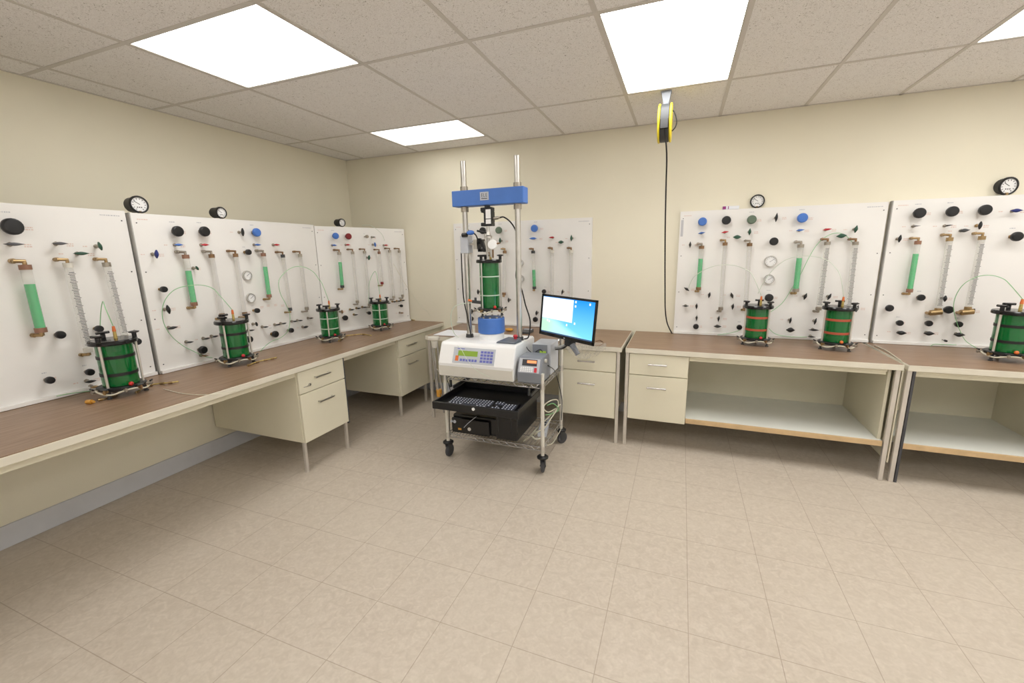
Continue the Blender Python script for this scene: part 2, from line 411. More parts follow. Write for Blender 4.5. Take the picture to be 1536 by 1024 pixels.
def handle(t, p, q, nrm):
    p, q, nrm = V(p), V(q), V(nrm)
    d = (q - p).normalized()
    hb = MB().bar(p + nrm * .024, q + nrm * .024, .008, .012).bar(p + d * .008, p + d * .008 + nrm * .022, .008, .008).bar(q - d * .008, q - d * .008 + nrm * .022, .008, .008)
    return hb
def cab_left(y0, y1, z0, label, hs, lock=False, fullleg=False, rear=False):
    t = thing('drawer_cabinet', label, 'cabinet', ((FUR + XL) / 2, (y0 + y1) / 2, 0), PI / 2)
    xf = XL - .022
    part('carcass', MB().box((FUR + .014, y0, z0), (xf - .018, y1, HB - .043)), 'cream', t, world=True, bevel=.003)
    zs = .612 if not rear else .604
    for (za, zb), (p, q) in zip(((zs + .003, HB - .05), (z0, zs - .003)), hs):
        dr = part('drawer', MB().box((xf - .0175, y0 + .004, za), (xf, y1 - .004, zb)), 'cream', t, world=True, bevel=.003)
        P, Q = onX(*p, xf + .024), onX(*q, xf + .024); z = (P.z + Q.z) / 2
        part('handle', handle(t, (xf, P.y, z), (xf, Q.y, z), (1, 0, 0)), 'steel', dr, world=True, bevel=.0015, label='slim satin steel handle')
        if lock and za > zs:
            a = onX(455, 580, xf + .006)
            lk = MB().cyl((xf, a.y + .06, a.z), (xf + .01, a.y + .06, a.z), .009)
            lk.tube([(xf + .008, a.y + .06, a.z), (xf + .012, a.y + .03, a.z - .004), (xf + .012, a.y, a.z - .003)], .003, 6)
            part('lock', lk, 'steel', dr, world=True)
    for yy in (y0 + .015, y1 - .015):
        l = MB().bar((xf - .03, yy, z0), (xf - .035, yy, 0.004), .022, .022).box((xf - .05, yy - .015, 0), (xf - .02, yy + .015, .005))
        part('leg', l, 'legm', t, world=True, bevel=.002)
        pass
    if fullleg:
        part('side_rail', MB().box((xf - .03, y1, z0 - .02), (xf - .008, y1 + .014, HB - .043)), 'rubber', t, world=True)
    return t
cab_left(-2.03, -1.575, .24, 'cream two-drawer cabinet under the left bench with keys hanging at its lock', [((474, 565.5), (496, 558)), ((480, 602), (502, 593.5))], lock=True, fullleg=True)
cab_left(-.845, -.36, .212, 'cream two-drawer cabinet under the left bench nearest the room corner', [((612, 517.5), (625.5, 514)), ((614.6, 545.6), (628, 541))], rear=True)
part('filler_panel', MB().box((XL - .06, -.355, .2), (XL - .04, -.0125, HB - .0425)), 'cream_shade', WT, world=True)  # its slight shadow is put into the darker cream

# back benches
def back_bench(x0, x1, label, legs, catlabel='workbench'):
    t = thing('workbench', label, 'workbench', ((x0 + x1) / 2, -DB / 2, 0))
    part('laminate_top', MB().box((x0 + .006, -DB + .004, HB - .006), (x1 - .006, -.002, HB)), 'top', t, world=True)
    part('edge_trim', MB().box((x0, -DB, HB - .04), (x1, -.002, HB - .0062)).box((x0, -DB, HB - .0062), (x1, -DB + .004, HB - .001)).box((x0, -DB, HB - .0062), (x0 + .006, -.002, HB - .001)).box((x1 - .006, -DB, HB - .0062), (x1, -.002, HB - .001)), 'trim', t, world=True, bevel=.002)
    for x in legs:
        for y in (-DB + .022, -.05):
            part('leg', MB().box((x - .013, y - .013, 0), (x + .013, y + .013, HB - .04)), 'legm', t, world=True, bevel=.003)
    return t
B1 = back_bench(1.43, 3.262, 'brown topped bench behind the blue loading frame cart', [1.46, 3.237])
B2 = back_bench(3.292, 5.058, 'brown topped bench with drawers and open shelf carrying two green cells', [3.307, 5.035])
B3 = back_bench(5.078, 7.3, 'brown topped bench at the right edge of the photo with low open shelf', [5.094, 7.28])
part('end_bar', MB().box((5.112, -DB + .01, .0), (5.126, -DB + .034, HB - .04)), 'rubber', B3, world=True)
def cab_back(t, x0, x1, z0, hs, name):
    yf = -DB + .014
    c = thing('drawer_cabinet', name, 'cabinet', ((x0 + x1) / 2, -DB / 2, z0))
    part('carcass', MB().box((x0, yf + .018, z0), (x1, -.03, HB - .041)), 'cream', c, world=True, bevel=.002)
    for (za, zb), (p, q) in zip(((.615, HB - .046), (z0, .608)), hs):
        dr = part('drawer', MB().box((x0 + .002, yf, za), (x1 - .002, yf + .0175, zb)), 'cream', c, world=True, bevel=.003)
        P, Q = onY(*p, yf - .024), onY(*q, yf - .024); z = (P.z + Q.z) / 2
        part('handle', handle(c, (P.x, yf, z), (Q.x, yf, z), (0, -1, 0)), 'chrome', dr, world=True, bevel=.0015, label='slim bright steel handle')
cab_back(B1, 2.74, 3.222, .215, [((866, 541), (892, 543)), ((866, 574.5), (892, 577))], 'cream two-drawer cabinet under the back bench right of the cart')
cab_back(B2, 3.322, 3.765, .237, [((972, 547), (1000, 549)), ((970, 582), (999, 584))], 'cream two-drawer cabinet left of the long open shelf')
# open shelf units
def shelf_unit(x0, x1, label, wallx):
    t = thing('open_shelf', label, 'shelf', ((x0 + x1) / 2, -DB / 2, .245))
    sh = part('shelf_board', MB().box((x0, -DB + .03, .245), (x1, -.03, .285)), 'shelf', t, world=True)
    part('wood_edging', MB().box((x0, -DB + .016, .247), (x1, -DB + .03, .284)), 'wood', sh, world=True, bevel=.002, label='pale wooden front edge')
    part('back_panel', MB().box((x0, -.03, .2), (x1, -.015, HB - .041)), 'cream_shade', t, world=True)
    part('side_panel', MB().box((wallx, -DB + .05, .285), (wallx + .018, -.03, HB - .041)), 'cream_shade', t, world=True)
    part('apron', MB().box((x0, -DB + .045, HB - .085), (x1 - .03, -DB + .065, HB - .041)).box((x0, -DB + .03, HB - .062), (x1 - .03, -DB + .045, HB - .041)), 'cream', t, world=True, bevel=.004)
shelf_unit(3.767, 5.016, 'long open shelf with pale wood edge under the bench with two cells', 4.996)
shelf_unit(5.122, 7.25, 'open shelf with pale wood edge under the bench at the right edge', 5.93)
part('back_panel', MB().box((1.5, -.03, .12), (2.735, -.015, HB - .041)), 'cream_shade', B1, world=True)
part('inner_post', MB().box((5.062, -DB + .03, .13), (5.07, -.1, HB - .05)), 'cream', B2, world=True)

# ------------------------------------------------------------------ control panels
class Panel:
    def __init__(s, P, Q, ztop, label, th=.03, edge='panel_edge', bottom=HB + .002, legs=True):
        P, Q = V((P[0], P[1], bottom)), V((Q[0], Q[1], bottom)); s.P = P
        s.u = (Q - P).normalized(); s.n = V((s.u.y, -s.u.x, 0)); s.w = (Q - P).length; s.h = ztop - bottom
        rot = math.atan2(s.u.y, s.u.x)
        s.t = thing('valve_station', label, 'control panel', P, rot)
        s.th = th
        part('bottom_ledge', MB().box((0, -.02, 0), (s.w, -.0005, .022)), 'panel', s.t, bevel=.002)
        sc = MB()
        for x in (.025, s.w - .025):
            for k in range(4): z = .06 + (s.h - .12) * k / 3; sc.cyl((x, 0, z), (x, -.002, z), .004, n=8)
        part('screws', sc, 'rubber', s.t)
        s.txt = {'inkpink': MB(), 'inkgrey': MB(), 'ink': MB()}
    def loc(s, px, py, off=0):
        p = on(px, py, s.P + s.n * off, s.n); d = p - s.P
        return V((d.dot(s.u), -off, d.z))
    def world(s, px, py, off): return on(px, py, s.P + s.n * off, s.n)
    def text(s, x, z, w, ink='inkpink', rows=1, hgt=.006):
        for r_ in range(rows):
            a = x
            while a < x + w:
                b = min(a + random.uniform(.004, .012), x + w)
                s.txt[ink].quad((a, -.0006, z - r_ * hgt * 1.8), (b, -.0006, z - r_ * hgt * 1.8), (b, -.0006, z - r_ * hgt * 1.8 + hgt), (a, -.0006, z - r_ * hgt * 1.8 + hgt))
                a = b + random.uniform(.002, .004)
    def knob(s, px, py, col='black', r=.035, off=.045, stem='nickel', txt=True):
        c = s.loc(px, py, off)
        k = part('valve_knob', MB().lathe(c + V((0, .018, 0)), [(r * .35, 0), (r * .8, .004), (r, .010), (r, .010), (r, .024), (r * .93, .030), (r * .8, .033), (0, .034)], 20, axis=(0, -1, 0)), col, s.t)
        st = MB().cyl((c.x, 0, c.z), (c.x, -off + .02, c.z), r * .3, n=12).cyl((c.x, 0, c.z), (c.x, -.006, c.z), r * .5, n=6)
        part('stem', st, stem, k)
        if txt and random.random() < .7:
            s.text(c.x + r * 1.3, c.z - .003, r * .9, 'inkpink', 2); s.text(c.x - r * .5, c.z + r * 1.7, r, 'inkgrey')
    def lever(s, px, py, col='black', a=0, L=.056, w=.017, off=.045, stem='nickel', txt=True, brass=False):
        c = s.loc(px, py, off)
        # lens-shaped grip, pointed at both ends, rotated by a degrees in the plane of the panel
        mb = MB(); n = 9; ca, sa = math.cos(math.radians(a)), math.sin(math.radians(a))
        rings = []
        for i in range(n):
            t_ = -1 + 2 * i / (n - 1); h = max(.12, (1 - abs(t_) ** 1.7)) * w / 2; dpt = .006 + .007 * (1 - t_ * t_)
            x = t_ * L / 2
            ring = [(x, -dpt, h * .55), (x, -dpt, -h * .55), (x, 0, -h), (x, dpt, -h * .6), (x, dpt, h * .6), (x, 0, h)]
            rings.append([V((c.x + p[0] * ca - p[2] * sa, c.y + p[1], c.z + p[0] * sa + p[2] * ca)) for p in ring])
        i0 = len(mb.v)
        for q in rings: mb.v += q
        for i in range(n - 1):
            for j in range(6): mb.f.append((i0 + i * 6 + j, i0 + (i + 1) * 6 + j, i0 + (i + 1) * 6 + (j + 1) % 6, i0 + i * 6 + (j + 1) % 6)); mb.sm.append(True)
        mb.f += [tuple(i0 + j for j in range(6)), tuple(i0 + (n - 1) * 6 + j for j in reversed(range(6)))]; mb.sm += [False, False]
        k = part('valve_lever', mb, col, s.t)
        part('stem', MB().cyl((c.x, 0, c.z), (c.x, -off + .008, c.z), .0065, n=10).cyl((c.x, 0, c.z), (c.x, -.008, c.z), .012, n=6), 'brass' if brass else stem, k)
        if txt:
            if random.random() < .6: s.text(c.x + L * .7, c.z - .004, .03, 'inkpink', 2)
            if random.random() < .6: s.text(c.x - L - .01, c.z - .004, .022, 'inkpink', 1)
    def dial(s, px, py, r=.038):
        c = s.loc(px, py, .02)
        k = part('pressure_dial', MB().lathe((c.x, 0, c.z), [(r * .9, 0), (r, .004), (r, .016), (r, .016), (r * .97, .021), (r * .86, .021), (r * .86, .021), (r * .84, .017)], 28, axis=(0, -1, 0)), 'steel', s.t)
        part('dial_face', MB().lathe((c.x, 0, c.z), [(r * .85, .015), (0, .0151)], 28, axis=(0, -1, 0)), 'white', k)
        nd = MB().bar((c.x - r * .2, -.0165, c.z - r * .15), (c.x + r * .55, -.0165, c.z + r * .4), .002, .001, (0, 1, 0))
        for j in range(11):
            a = math.radians(-50 + 28 * j); nd.bar((c.x + math.cos(a) * r * .62, -.0158, c.z + math.sin(a) * r * .62), (c.x + math.cos(a) * r * .76, -.0158, c.z + math.sin(a) * r * .76), .002, .001, (0, 1, 0))
        part('needle', nd, 'ink', k)
    def burette(s, top, bot, fill=None, r=.019, cap='bronze', foot='brass', scale=False, fit=None, taps=True):
        off = .045
        T, B = s.loc(*top, off), s.loc(*bot, off)
        d = (T - B).normalized()
        k = part('burette_tube', MB().cyl(B, T, r, n=16, caps=False), 'clear', s.t, label='clear graduated tube' if not fill else 'clear tube filled with green liquid')
        if fill:
            F = s.loc(*fill, off); L = (F.z - B.z)
            part('green_liquid', MB().cyl(B + d * .004, B + d * L, r * .93, n=16), 'liquid', k)
        caps_ = MB().cyl(T - d * .012, T + d * .014, r * 1.13, n=18)
        part('top_cap', caps_, cap, k)
        q = T + d * .03
        elbow = MB().tube([T + d * .012, q, q + V((-.012, .01, .004)), V((q.x - .03, .018 - off, q.z + .004))], r * .42, 10, 3).cyl((q.x - .03, 0, q.z + .004), (q.x - .03, -.028, q.z + .004), r * .6, n=8).cyl((q.x - .042, q.y, q.z + .004), (q.x + .006, q.y, q.z + .002), r * .42, n=10)
        part('top_fitting', elbow, fit or ('brass' if cap != 'nickel' else 'nickel'), k)
        part('bottom_cap', MB().cyl(B - d * .016, B + d * .010, r * 1.13, n=18), cap if foot == 'brass' else foot, k)
        q = B - d * .03
        part('bottom_fitting', MB().cyl(B - d * .014, q - d * .004, r * .5, n=10).cyl((q.x, q.y, q.z), (q.x - .018, -.01, q.z), r * .45, n=10).cyl((q.x - .02, 0, q.z), (q.x - .02, -.02, q.z), r * .55, n=8), 'brass' if foot != 'nickel' else 'nickel', k)
        if scale or not fill:
            sc = MB(); L = (T - B).length - .06; n = int(L / .009)
            for j in range(n):
                c = B + d * (.03 + j * .009) + V((0, -r - .0006, 0)); w = r * (.62 if j % 5 else .9) * (1 if scale else .55)
                sc.quad(c + V((-w, 0, 0)), c + V((w, 0, 0)), c + V((w, 0, .0032)), c + V((-w, 0, .0032)))
            part('graduations', sc, 'ink' if scale else 'kgrey', k) if scale else part('graduations', sc, 'inkgrey', k)
    def done(s):
        s.text(s.w - .13, s.h - .035, .1, 'inkgrey'); s.text(.03, s.h - .04, .06, 'inkpink')
        B_ = MB().box((0, 0, 0), (s.w, s.th, s.h)); nf = [len(B_.f)]; ks = []
        for k, mb in s.txt.items():
            if not mb.f: continue
            o_ = len(B_.v); B_.v += mb.v; B_.f += [tuple(i + o_ for i in f) for f in mb.f]; B_.sm += mb.sm; ks.append(k); nf.append(len(B_.f))
        ob = part('board', B_, 'panel', s.t)
        for q, k in enumerate(ks):
            ob.data.materials.append(M[k])
            for f in range(nf[q], nf[q + 1]): ob.data.polygons[f].material_index = q + 1

XP = .438
# --- A: leftmost panel
A = Panel((XP - .022, -4.35), (XP - .022, -2.49), 1.888, 'white valve panel at the left edge of the photo', th=.03)
A.knob(18.6, 339.7, r=.042); A.lever(21, 366, 'kgrey', L=.075); A.lever(90, 365, 'kgrey', L=.065); A.lever(122, 380, 'kgreen', L=.07, w=.02); A.lever(150, 369, 'kgreen', 100, L=.05)
A.burette((38, 401), (61, 494), (44, 426), r=.022, cap='copper')
A.burette((102, 398), (132, 524), scale=True, r=.019, cap='offwhite'); A.burette((160, 397), (187, 505), scale=True, r=.018, cap='nickel', fit='brass')
A.knob(90.7, 502, r=.022, txt=True, stem='nickel'); A.knob(148.6, 493, r=.02, stem='brass'); A.knob(205.6, 512, r=.022); A.knob(75, 570, r=.02); A.knob(135, 558, r=.02); A.lever(136, 572, L=.05); A.lever(142, 580, 'brass', L=.04)
A.done()
# --- B
B = Panel((XP, -2.474), (XP, -1.015), 1.878, 'white valve panel with two green burettes on the left wall, second from the photo edge', th=.045)
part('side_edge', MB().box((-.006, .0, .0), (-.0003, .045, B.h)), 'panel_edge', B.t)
B.knob(266.7, 346.8); B.knob(306.9, 347); B.lever(364, 348, a=88, L=.06); B.knob(385, 348.5, 'kblue', r=.033)
for x, c in ((268, 'kblue'), (307.5, 'kred'), (386.5, 'kblue'), (415, 'kred')): B.lever(x, 367, c, L=.055)
B.lever(234.8, 381, 'kdblue', 85, L=.055, w=.022); B.knob(372.5, 378, r=.022, stem='brass')
B.burette((278.5, 385), (291, 455), (282, 406), cap='copper', fit='nickel')
B.burette((317.4, 384), (333, 472), cap='bronze', r=.017, fit='nickel'); B.burette((353.4, 383), (367, 470), cap='bronze', r=.016, fit='bronze')
B.burette((395, 382), (403.6, 443), (397.5, 400), cap='copper', r=.017, fit='nickel', foot='brass'); B.burette((424.3, 384), (435, 463), cap='dark', r=.015, foot='dark', fit='bronze'); B.burette((450, 383), (460, 462), cap='nickel', r=.016, foot='nickel', fit='bronze')
B.dial(371.9, 413); B.dial(377.5, 446.7)
B.knob(245.7, 433.8, r=.02, stem='brass'); B.lever(252.4, 464, a=95, L=.06, w=.026); B.lever(258.8, 491.5, a=4, L=.065, w=.02); B.lever(295.7, 402, 'kgreen', 110, L=.03, w=.008)
B.knob(385.7, 465.7, r=.02, stem='brass'); B.lever(384.8, 486, a=95, L=.035, w=.01)
for x, y, a in ((377.5, 495.3, 3), (398.5, 490.3, 3), (417, 486.8, 8), (426, 485, 8), (442.5, 481.8, 0), (450.7, 480.6, 0), (466.8, 477, 0), (285, 513, 0), (310.4, 507.6, 5), (322.7, 504.4, 6)): B.lever(x, y, a=a, L=.045, w=.013, txt=random.random() < .5)
B.lever(458.9, 490.3, a=8, L=.05, w=.022); B.knob(436.9, 495.3, r=.021); B.knob(413, 501, r=.028, stem='brass'); B.knob(304.5, 524.6, r=.028); B.lever(307, 533.4, 'bronze', -12, L=.05, w=.012); B.knob(374, 508.8, r=.027)
for x in (.62, .68, .74, .8, .86, .93, 1.0, 1.06): B.text(x, .33 + .03 * math.sin(x * 9), .03, 'inkpink', 2)
B.done()
# --- C toed in at the corner
C = Panel((XP, -1.008), (.752, -.035), 1.868, 'white valve panel in the room corner with one green burette and red knob', th=.03)
C.knob(503.5, 353.7, 'kblue', r=.03); C.knob(522.8, 354.4, 'kdred', r=.03); C.knob(550.4, 354.7, 'nickel', r=.016); C.lever(561, 355.4, a=0, L=.03, w=.01)
C.lever(501.5, 367.6, 'kblue', -5, L=.05); C.lever(521.8, 367, 'kred', L=.045); C.lever(562.6, 366.7, 'kblue', 95, L=.045); C.lever(579, 367.6, 'kred', L=.045); C.lever(553.5, 386.2, 'kgreen', 80, L=.05, w=.03)
C.burette((508.8, 380), (513.4, 429), (510, 393), cap='nickel', r=.017, fit='bronze', foot='dark')
C.burette((528.9, 379), (536, 452), cap='nickel', r=.015, foot='nickel', fit='bronze'); C.burette((547, 378.4), (554, 456.5), cap='nickel', r=.014, foot='nickel', fit='bronze')
C.burette((568.7, 379), (573, 424), cap='copper', r=.014, fit='bronze', foot='kdred'); C.burette((584.6, 377), (590.5, 445), cap='nickel', r=.014, foot='nickel', fit='bronze'); C.burette((598.7, 377.2), (604, 443), cap='nickel', r=.014, foot='nickel', fit='bronze')
for x, y in ((528.4, 464.3), (538, 462.4), (534, 472), (546.7, 460.7), (583.4, 454.6), (591.9, 452.4), (598.5, 451.6), (604.8, 450.4)): C.lever(x, y, a=4, L=.045, w=.014, txt=False, brass=True)
C.knob(553.8, 469.2, r=.018); C.knob(602, 458.5, r=.016); C.knob(518, 476.6, r=.026, stem='brass'); C.lever(513.2, 467.5, 'bronze', 90, L=.04); C.lever(602.9, 469.2, 'bronze', L=.04)
C.done()
# --- D behind the machine
D = Panel((1.38, -.032), (2.862, -.032), 1.9, 'white valve panel behind the blue loading frame and the monitor', th=.03)
D.knob(699.5, 347.9); D.knob(724, 345.8); D.knob(748, 345.2, 'kgg'); D.lever(750, 361, 'kgreen', 90, L=.06, w=.026); D.lever(723.7, 360, L=.06); D.lever(705, 361.6, 'kblue', 5, L=.06, w=.03)
D.burette((705, 378), (703, 430), cap='amber', r=.018, foot='amber'); D.burette((732, 378), (730, 440), (731, 404), r=.018); D.burette((757, 378), (756, 440), r=.017)
D.lever(717, 437.7, a=90, L=.055, w=.026); D.lever(707.8, 467, a=90, L=.055, w=.024); D.lever(762.8, 450, a=90, L=.05, w=.02); D.knob(706.8, 478, r=.026, stem='brass')
D.dial(779.6, 394.5); D.dial(780.4, 418)
D.knob(801.5, 342.4, 'kblue'); D.lever(799.5, 357.4, 'kblue', L=.075, w=.022); D.lever(827.4, 356, 'kred', L=.055); D.lever(841.4, 363, 'kgreen', L=.055, w=.032); D.lever(857, 357, 'kgreen', 90, L=.06, w=.024)
D.burette((799.7, 378), (801.5, 431), (800.3, 404.6), cap='dark', r=.017, fit='bronze'); D.burette((828, 377), (828, 470), cap='offwhite', r=.018, fit='bronze'); D.burette((856.6, 377), (856, 470), cap='offwhite', r=.018, fit='bronze')
D.knob(816, 437, r=.022, stem='brass'); D.lever(843.4, 437.8, a=80, L=.055, w=.018); D.lever(804.6, 469.3, a=85, L=.05, w=.024); D.knob(803, 479, r=.026, stem='brass')
D.done()
# --- E
E_ = Panel((3.636, -.032), (5.098, -.032), 1.912, 'white valve panel with two blue knobs between the cord reel and the right panel', th=.03)
E_.knob(1053.8, 332.3, 'kblue'); E_.knob(1089.6, 330.3); E_.knob(1127.7, 329.2, 'kgg'); E_.lever(1164.7, 326, a=87, L=.07, w=.022); E_.knob(1203.8, 326.7, 'kblue', r=.037)
E_.lever(1052.3, 349.3, 'kblue', 10); E_.lever(1087.6, 348, 'kred', 8); E_.lever(1124.6, 347.5, 'kgreen', 88, w=.024); E_.lever(1105.8, 355.4, 'kgreen', 0, L=.062, w=.034); E_.knob(1160.9, 362, r=.032)
E_.lever(1200.5, 345, 'kblue', 5); E_.lever(1240.9, 344, 'kred', 8, L=.06); E_.lever(1284, 343.5, 'kgreen', 82, w=.026); E_.lever(1262.4, 353.6, 'kgreen', 5, L=.066, w=.036)
E_.lever(1035.3, 366.8, a=90, L=.055, w=.018)
E_.burette((1052.3, 371), (1047.7, 432), (1051, 388), cap='bronze', r=.019, fit='nickel'); E_.burette((1087.6, 366), (1081, 462), cap='bronze', r=.017, foot='nickel'); E_.burette((1124.4, 367), (1118, 460), cap='bronze', r=.018, fit='nickel')
E_.burette((1201, 369), (1193.7, 434.5), (1199, 387), cap='nickel', r=.021, fit='nickel'); E_.burette((1241, 365), (1228, 462), cap='nickel', r=.019, foot='nickel', scale=True, fit='bronze'); E_.burette((1283, 365), (1272, 462), cap='nickel', r=.019, scale=True, fit='bronze')
E_.dial(1156.4, 391.7, .046); E_.dial(1154, 418.8, .04)
for x, y, a, w in ((1030, 433.6, -35, .02), (1028.4, 458.7, 0, .014), (1044.9, 459.2, 90, .018), (1045, 477, 90, .014), (1064, 442.4, 82, .02), (1098, 443, 110, .022), (1099.3, 459.7, 85, .02), (1078, 478, 85, .016), (1208, 444.5, 75, .024), (1185.6, 480.5, 82, .018), (1223, 481.8, 80, .018), (1217.3, 505, 0, .014), (1244, 445, 70, .022), (1285.6, 462.8, 80, .024)):
    E_.lever(x, y, a=a, L=.055, w=w, brass=random.random() < .4)
E_.knob(1043.9, 489.6, r=.024, stem='brass'); E_.lever(1076.2, 489.4, L=.062, w=.026); E_.knob(1153.6, 446.3, r=.032); E_.knob(1109, 490.7, r=.022); E_.lever(1185.6, 494.8, L=.062, w=.042); E_.lever(1220.9, 494.8, L=.072, w=.018)
lb = E_.loc(1022, 330, 0); E_.txt['inkgrey'].quad((lb.x, -.0006, lb.z), (lb.x + .02, -.0006, lb.z), (lb.x + .02, -.0006, lb.z - .14), (lb.x, -.0006, lb.z - .14))
E_.done()
# --- F
F_ = Panel((5.122, -.045), (7.25, -.045), 1.917, 'white valve panel at the right edge of the photo with one green burette', th=.042)
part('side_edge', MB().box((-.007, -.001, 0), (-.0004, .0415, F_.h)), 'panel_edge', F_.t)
F_.knob(1379.6, 319.4, r=.037); F_.knob(1428.8, 317, r=.036); F_.knob(1478, 314.8, r=.036); F_.lever(1524.9, 315.6, 'kdblue', 0, L=.06, w=.026); F_.knob(1525.5, 354.6, r=.032, stem='brass', off=.06)
F_.lever(1374, 338.8, 'kgrey', 0, L=.055, w=.008); F_.lever(1421.8, 338.2, 'black', 10, L=.055, w=.01); F_.lever(1470.4, 337.9, a=88, L=.055, w=.022, brass=True); F_.lever(1446.4, 345.5, 'dark', 5, L=.06, w=.026); F_.lever(1349.8, 357.8, a=85, L=.055, w=.024)
F_.burette((1376.7, 364), (1364.5, 435), (1373.8, 380.6), cap='copper', r=.018); F_.burette((1424.4, 359), (1407, 464), scale=True, cap='brass', r=.018); F_.burette((1472.8, 357), (1452, 462), scale=True, cap='brass', r=.018)
for x, y in ((1403, 468.5), (1450, 468)):
    c = F_.loc(x, y, .05); part('brass_union', MB().cyl((c.x - .03, -.05, c.z - .004), (c.x + .035, -.05, c.z + .006), .021, n=12).cyl((c.x - .03, 0, c.z - .01), (c.x - .03, -.05, c.z - .01), .011, n=10), 'brass', F_.t)
F_.lever(1459, 467, a=70, L=.045, w=.02)
F_.knob(1381.7, 446.2, r=.024, stem='brass'); F_.lever(1417.7, 447.7, a=88, L=.045, w=.024); F_.knob(1423, 464.4, r=.028); F_.knob(1334.3, 462, r=.026)
for x, y in ((1349.8, 484.3), (1393.4, 484.9), (1438.2, 486.3)): F_.knob(x, y, r=.022)
for x, y in ((1352, 499.2), (1393.7, 500), (1439, 501.9)): F_.lever(x, y, L=.062, w=.034)
F_.knob(1418.3, 511, r=.008, txt=False);
F_.done()

# gauges standing on the panels
def gauge(c, nrm, r, label):
    t = thing('pressure_gauge', label, 'gauge', c)
    n = V(nrm).normalized(); o = V((0, 0, r * 1.08))
    part('housing', MB().lathe(o - n * .06, [(0, -.02), (r * .8, -.02), (r * .8, -.02), (r * .95, -.008), (r * .95, .05), (r * 1.08, .056), (r * 1.08, .056), (r * 1.08, .068), (r * 1.0, .074), (r * .88, .074), (r * .88, .066)], 28, axis=n), 'black', t)
    fc = part('dial_face', MB().lathe(o - n * .06, [(r * .9, .066), (0, .0661)], 28, axis=n), 'white', t)
    a = n.cross(V((0, 0, 1))).normalized(); b = a.cross(n); mk = MB(); k0 = o + n * .0075
    for j in range(12):
        an = math.radians(-60 + 27 * j); d = a * math.cos(an) + b * math.sin(an)
        mk.bar(k0 + d * r * .6, k0 + d * r * .76, r * .06, .001, n)
    mk.bar(k0 - a * r * .1, k0 + (a * .5 + b * .4) * r, r * .06, .001, n)
    for j in (-.22, 0, .22): mk.bar(k0 + a * r * (j - .06) - b * r * .34, k0 + a * r * (j + .06) - b * r * .34, r * .12, .001, n)
    part('markings', mk, 'ink', fc)
    part('base_fitting', MB().cyl((0, 0, 0), (0, 0, r * .3), r * .22, n=8), 'brass', t)
dirc = lambda c: (CAM - V(c))
for px, py, P, r, lb, nn in ((208, 309, A, .05, 'black rimmed gauge on the joint of the two left-most wall panels', (1, -.05, .0)), (331, 319.5, B, .04, 'black rimmed gauge on top of the left wall panel with two green burettes', (1, .02, -.03)),
                          (512, 332, C, .037, 'black rimmed gauge on top of the corner panel', (1, -.2, -.03)), (1136, 302, E_, .05, 'round gauge on top of the panel with two blue knobs', (-.05, -1, -.02)), (1510, 285.5, F_, .056, 'large gauge on top of the right edge panel', (.2, -1, -.08))):
    top = P.P.z + P.h
    off = -.015
    if px == 208: P = B; top = B.P.z + B.h
    c = P.world(px, py, off); c.z = top + .001
    gauge(c, nn, r, lb)
bx = E_.world(1096, 308, -.01)
t = thing('carton', 'small white carton with a purple end on top of the panel with two blue knobs', 'box', (bx.x, bx.y, E_.P.z + E_.h + .001))
part('box', MB().box((-.06, -.012, 0), (.065, .02, .026)), 'paper', t, bevel=.001)
part('printed_band', MB().box((-.0605, -.0127, .001), (-.035, -.0122, .025)).box((-.02, -.0127, .001), (-.014, -.0122, .025)), 'purple', t)

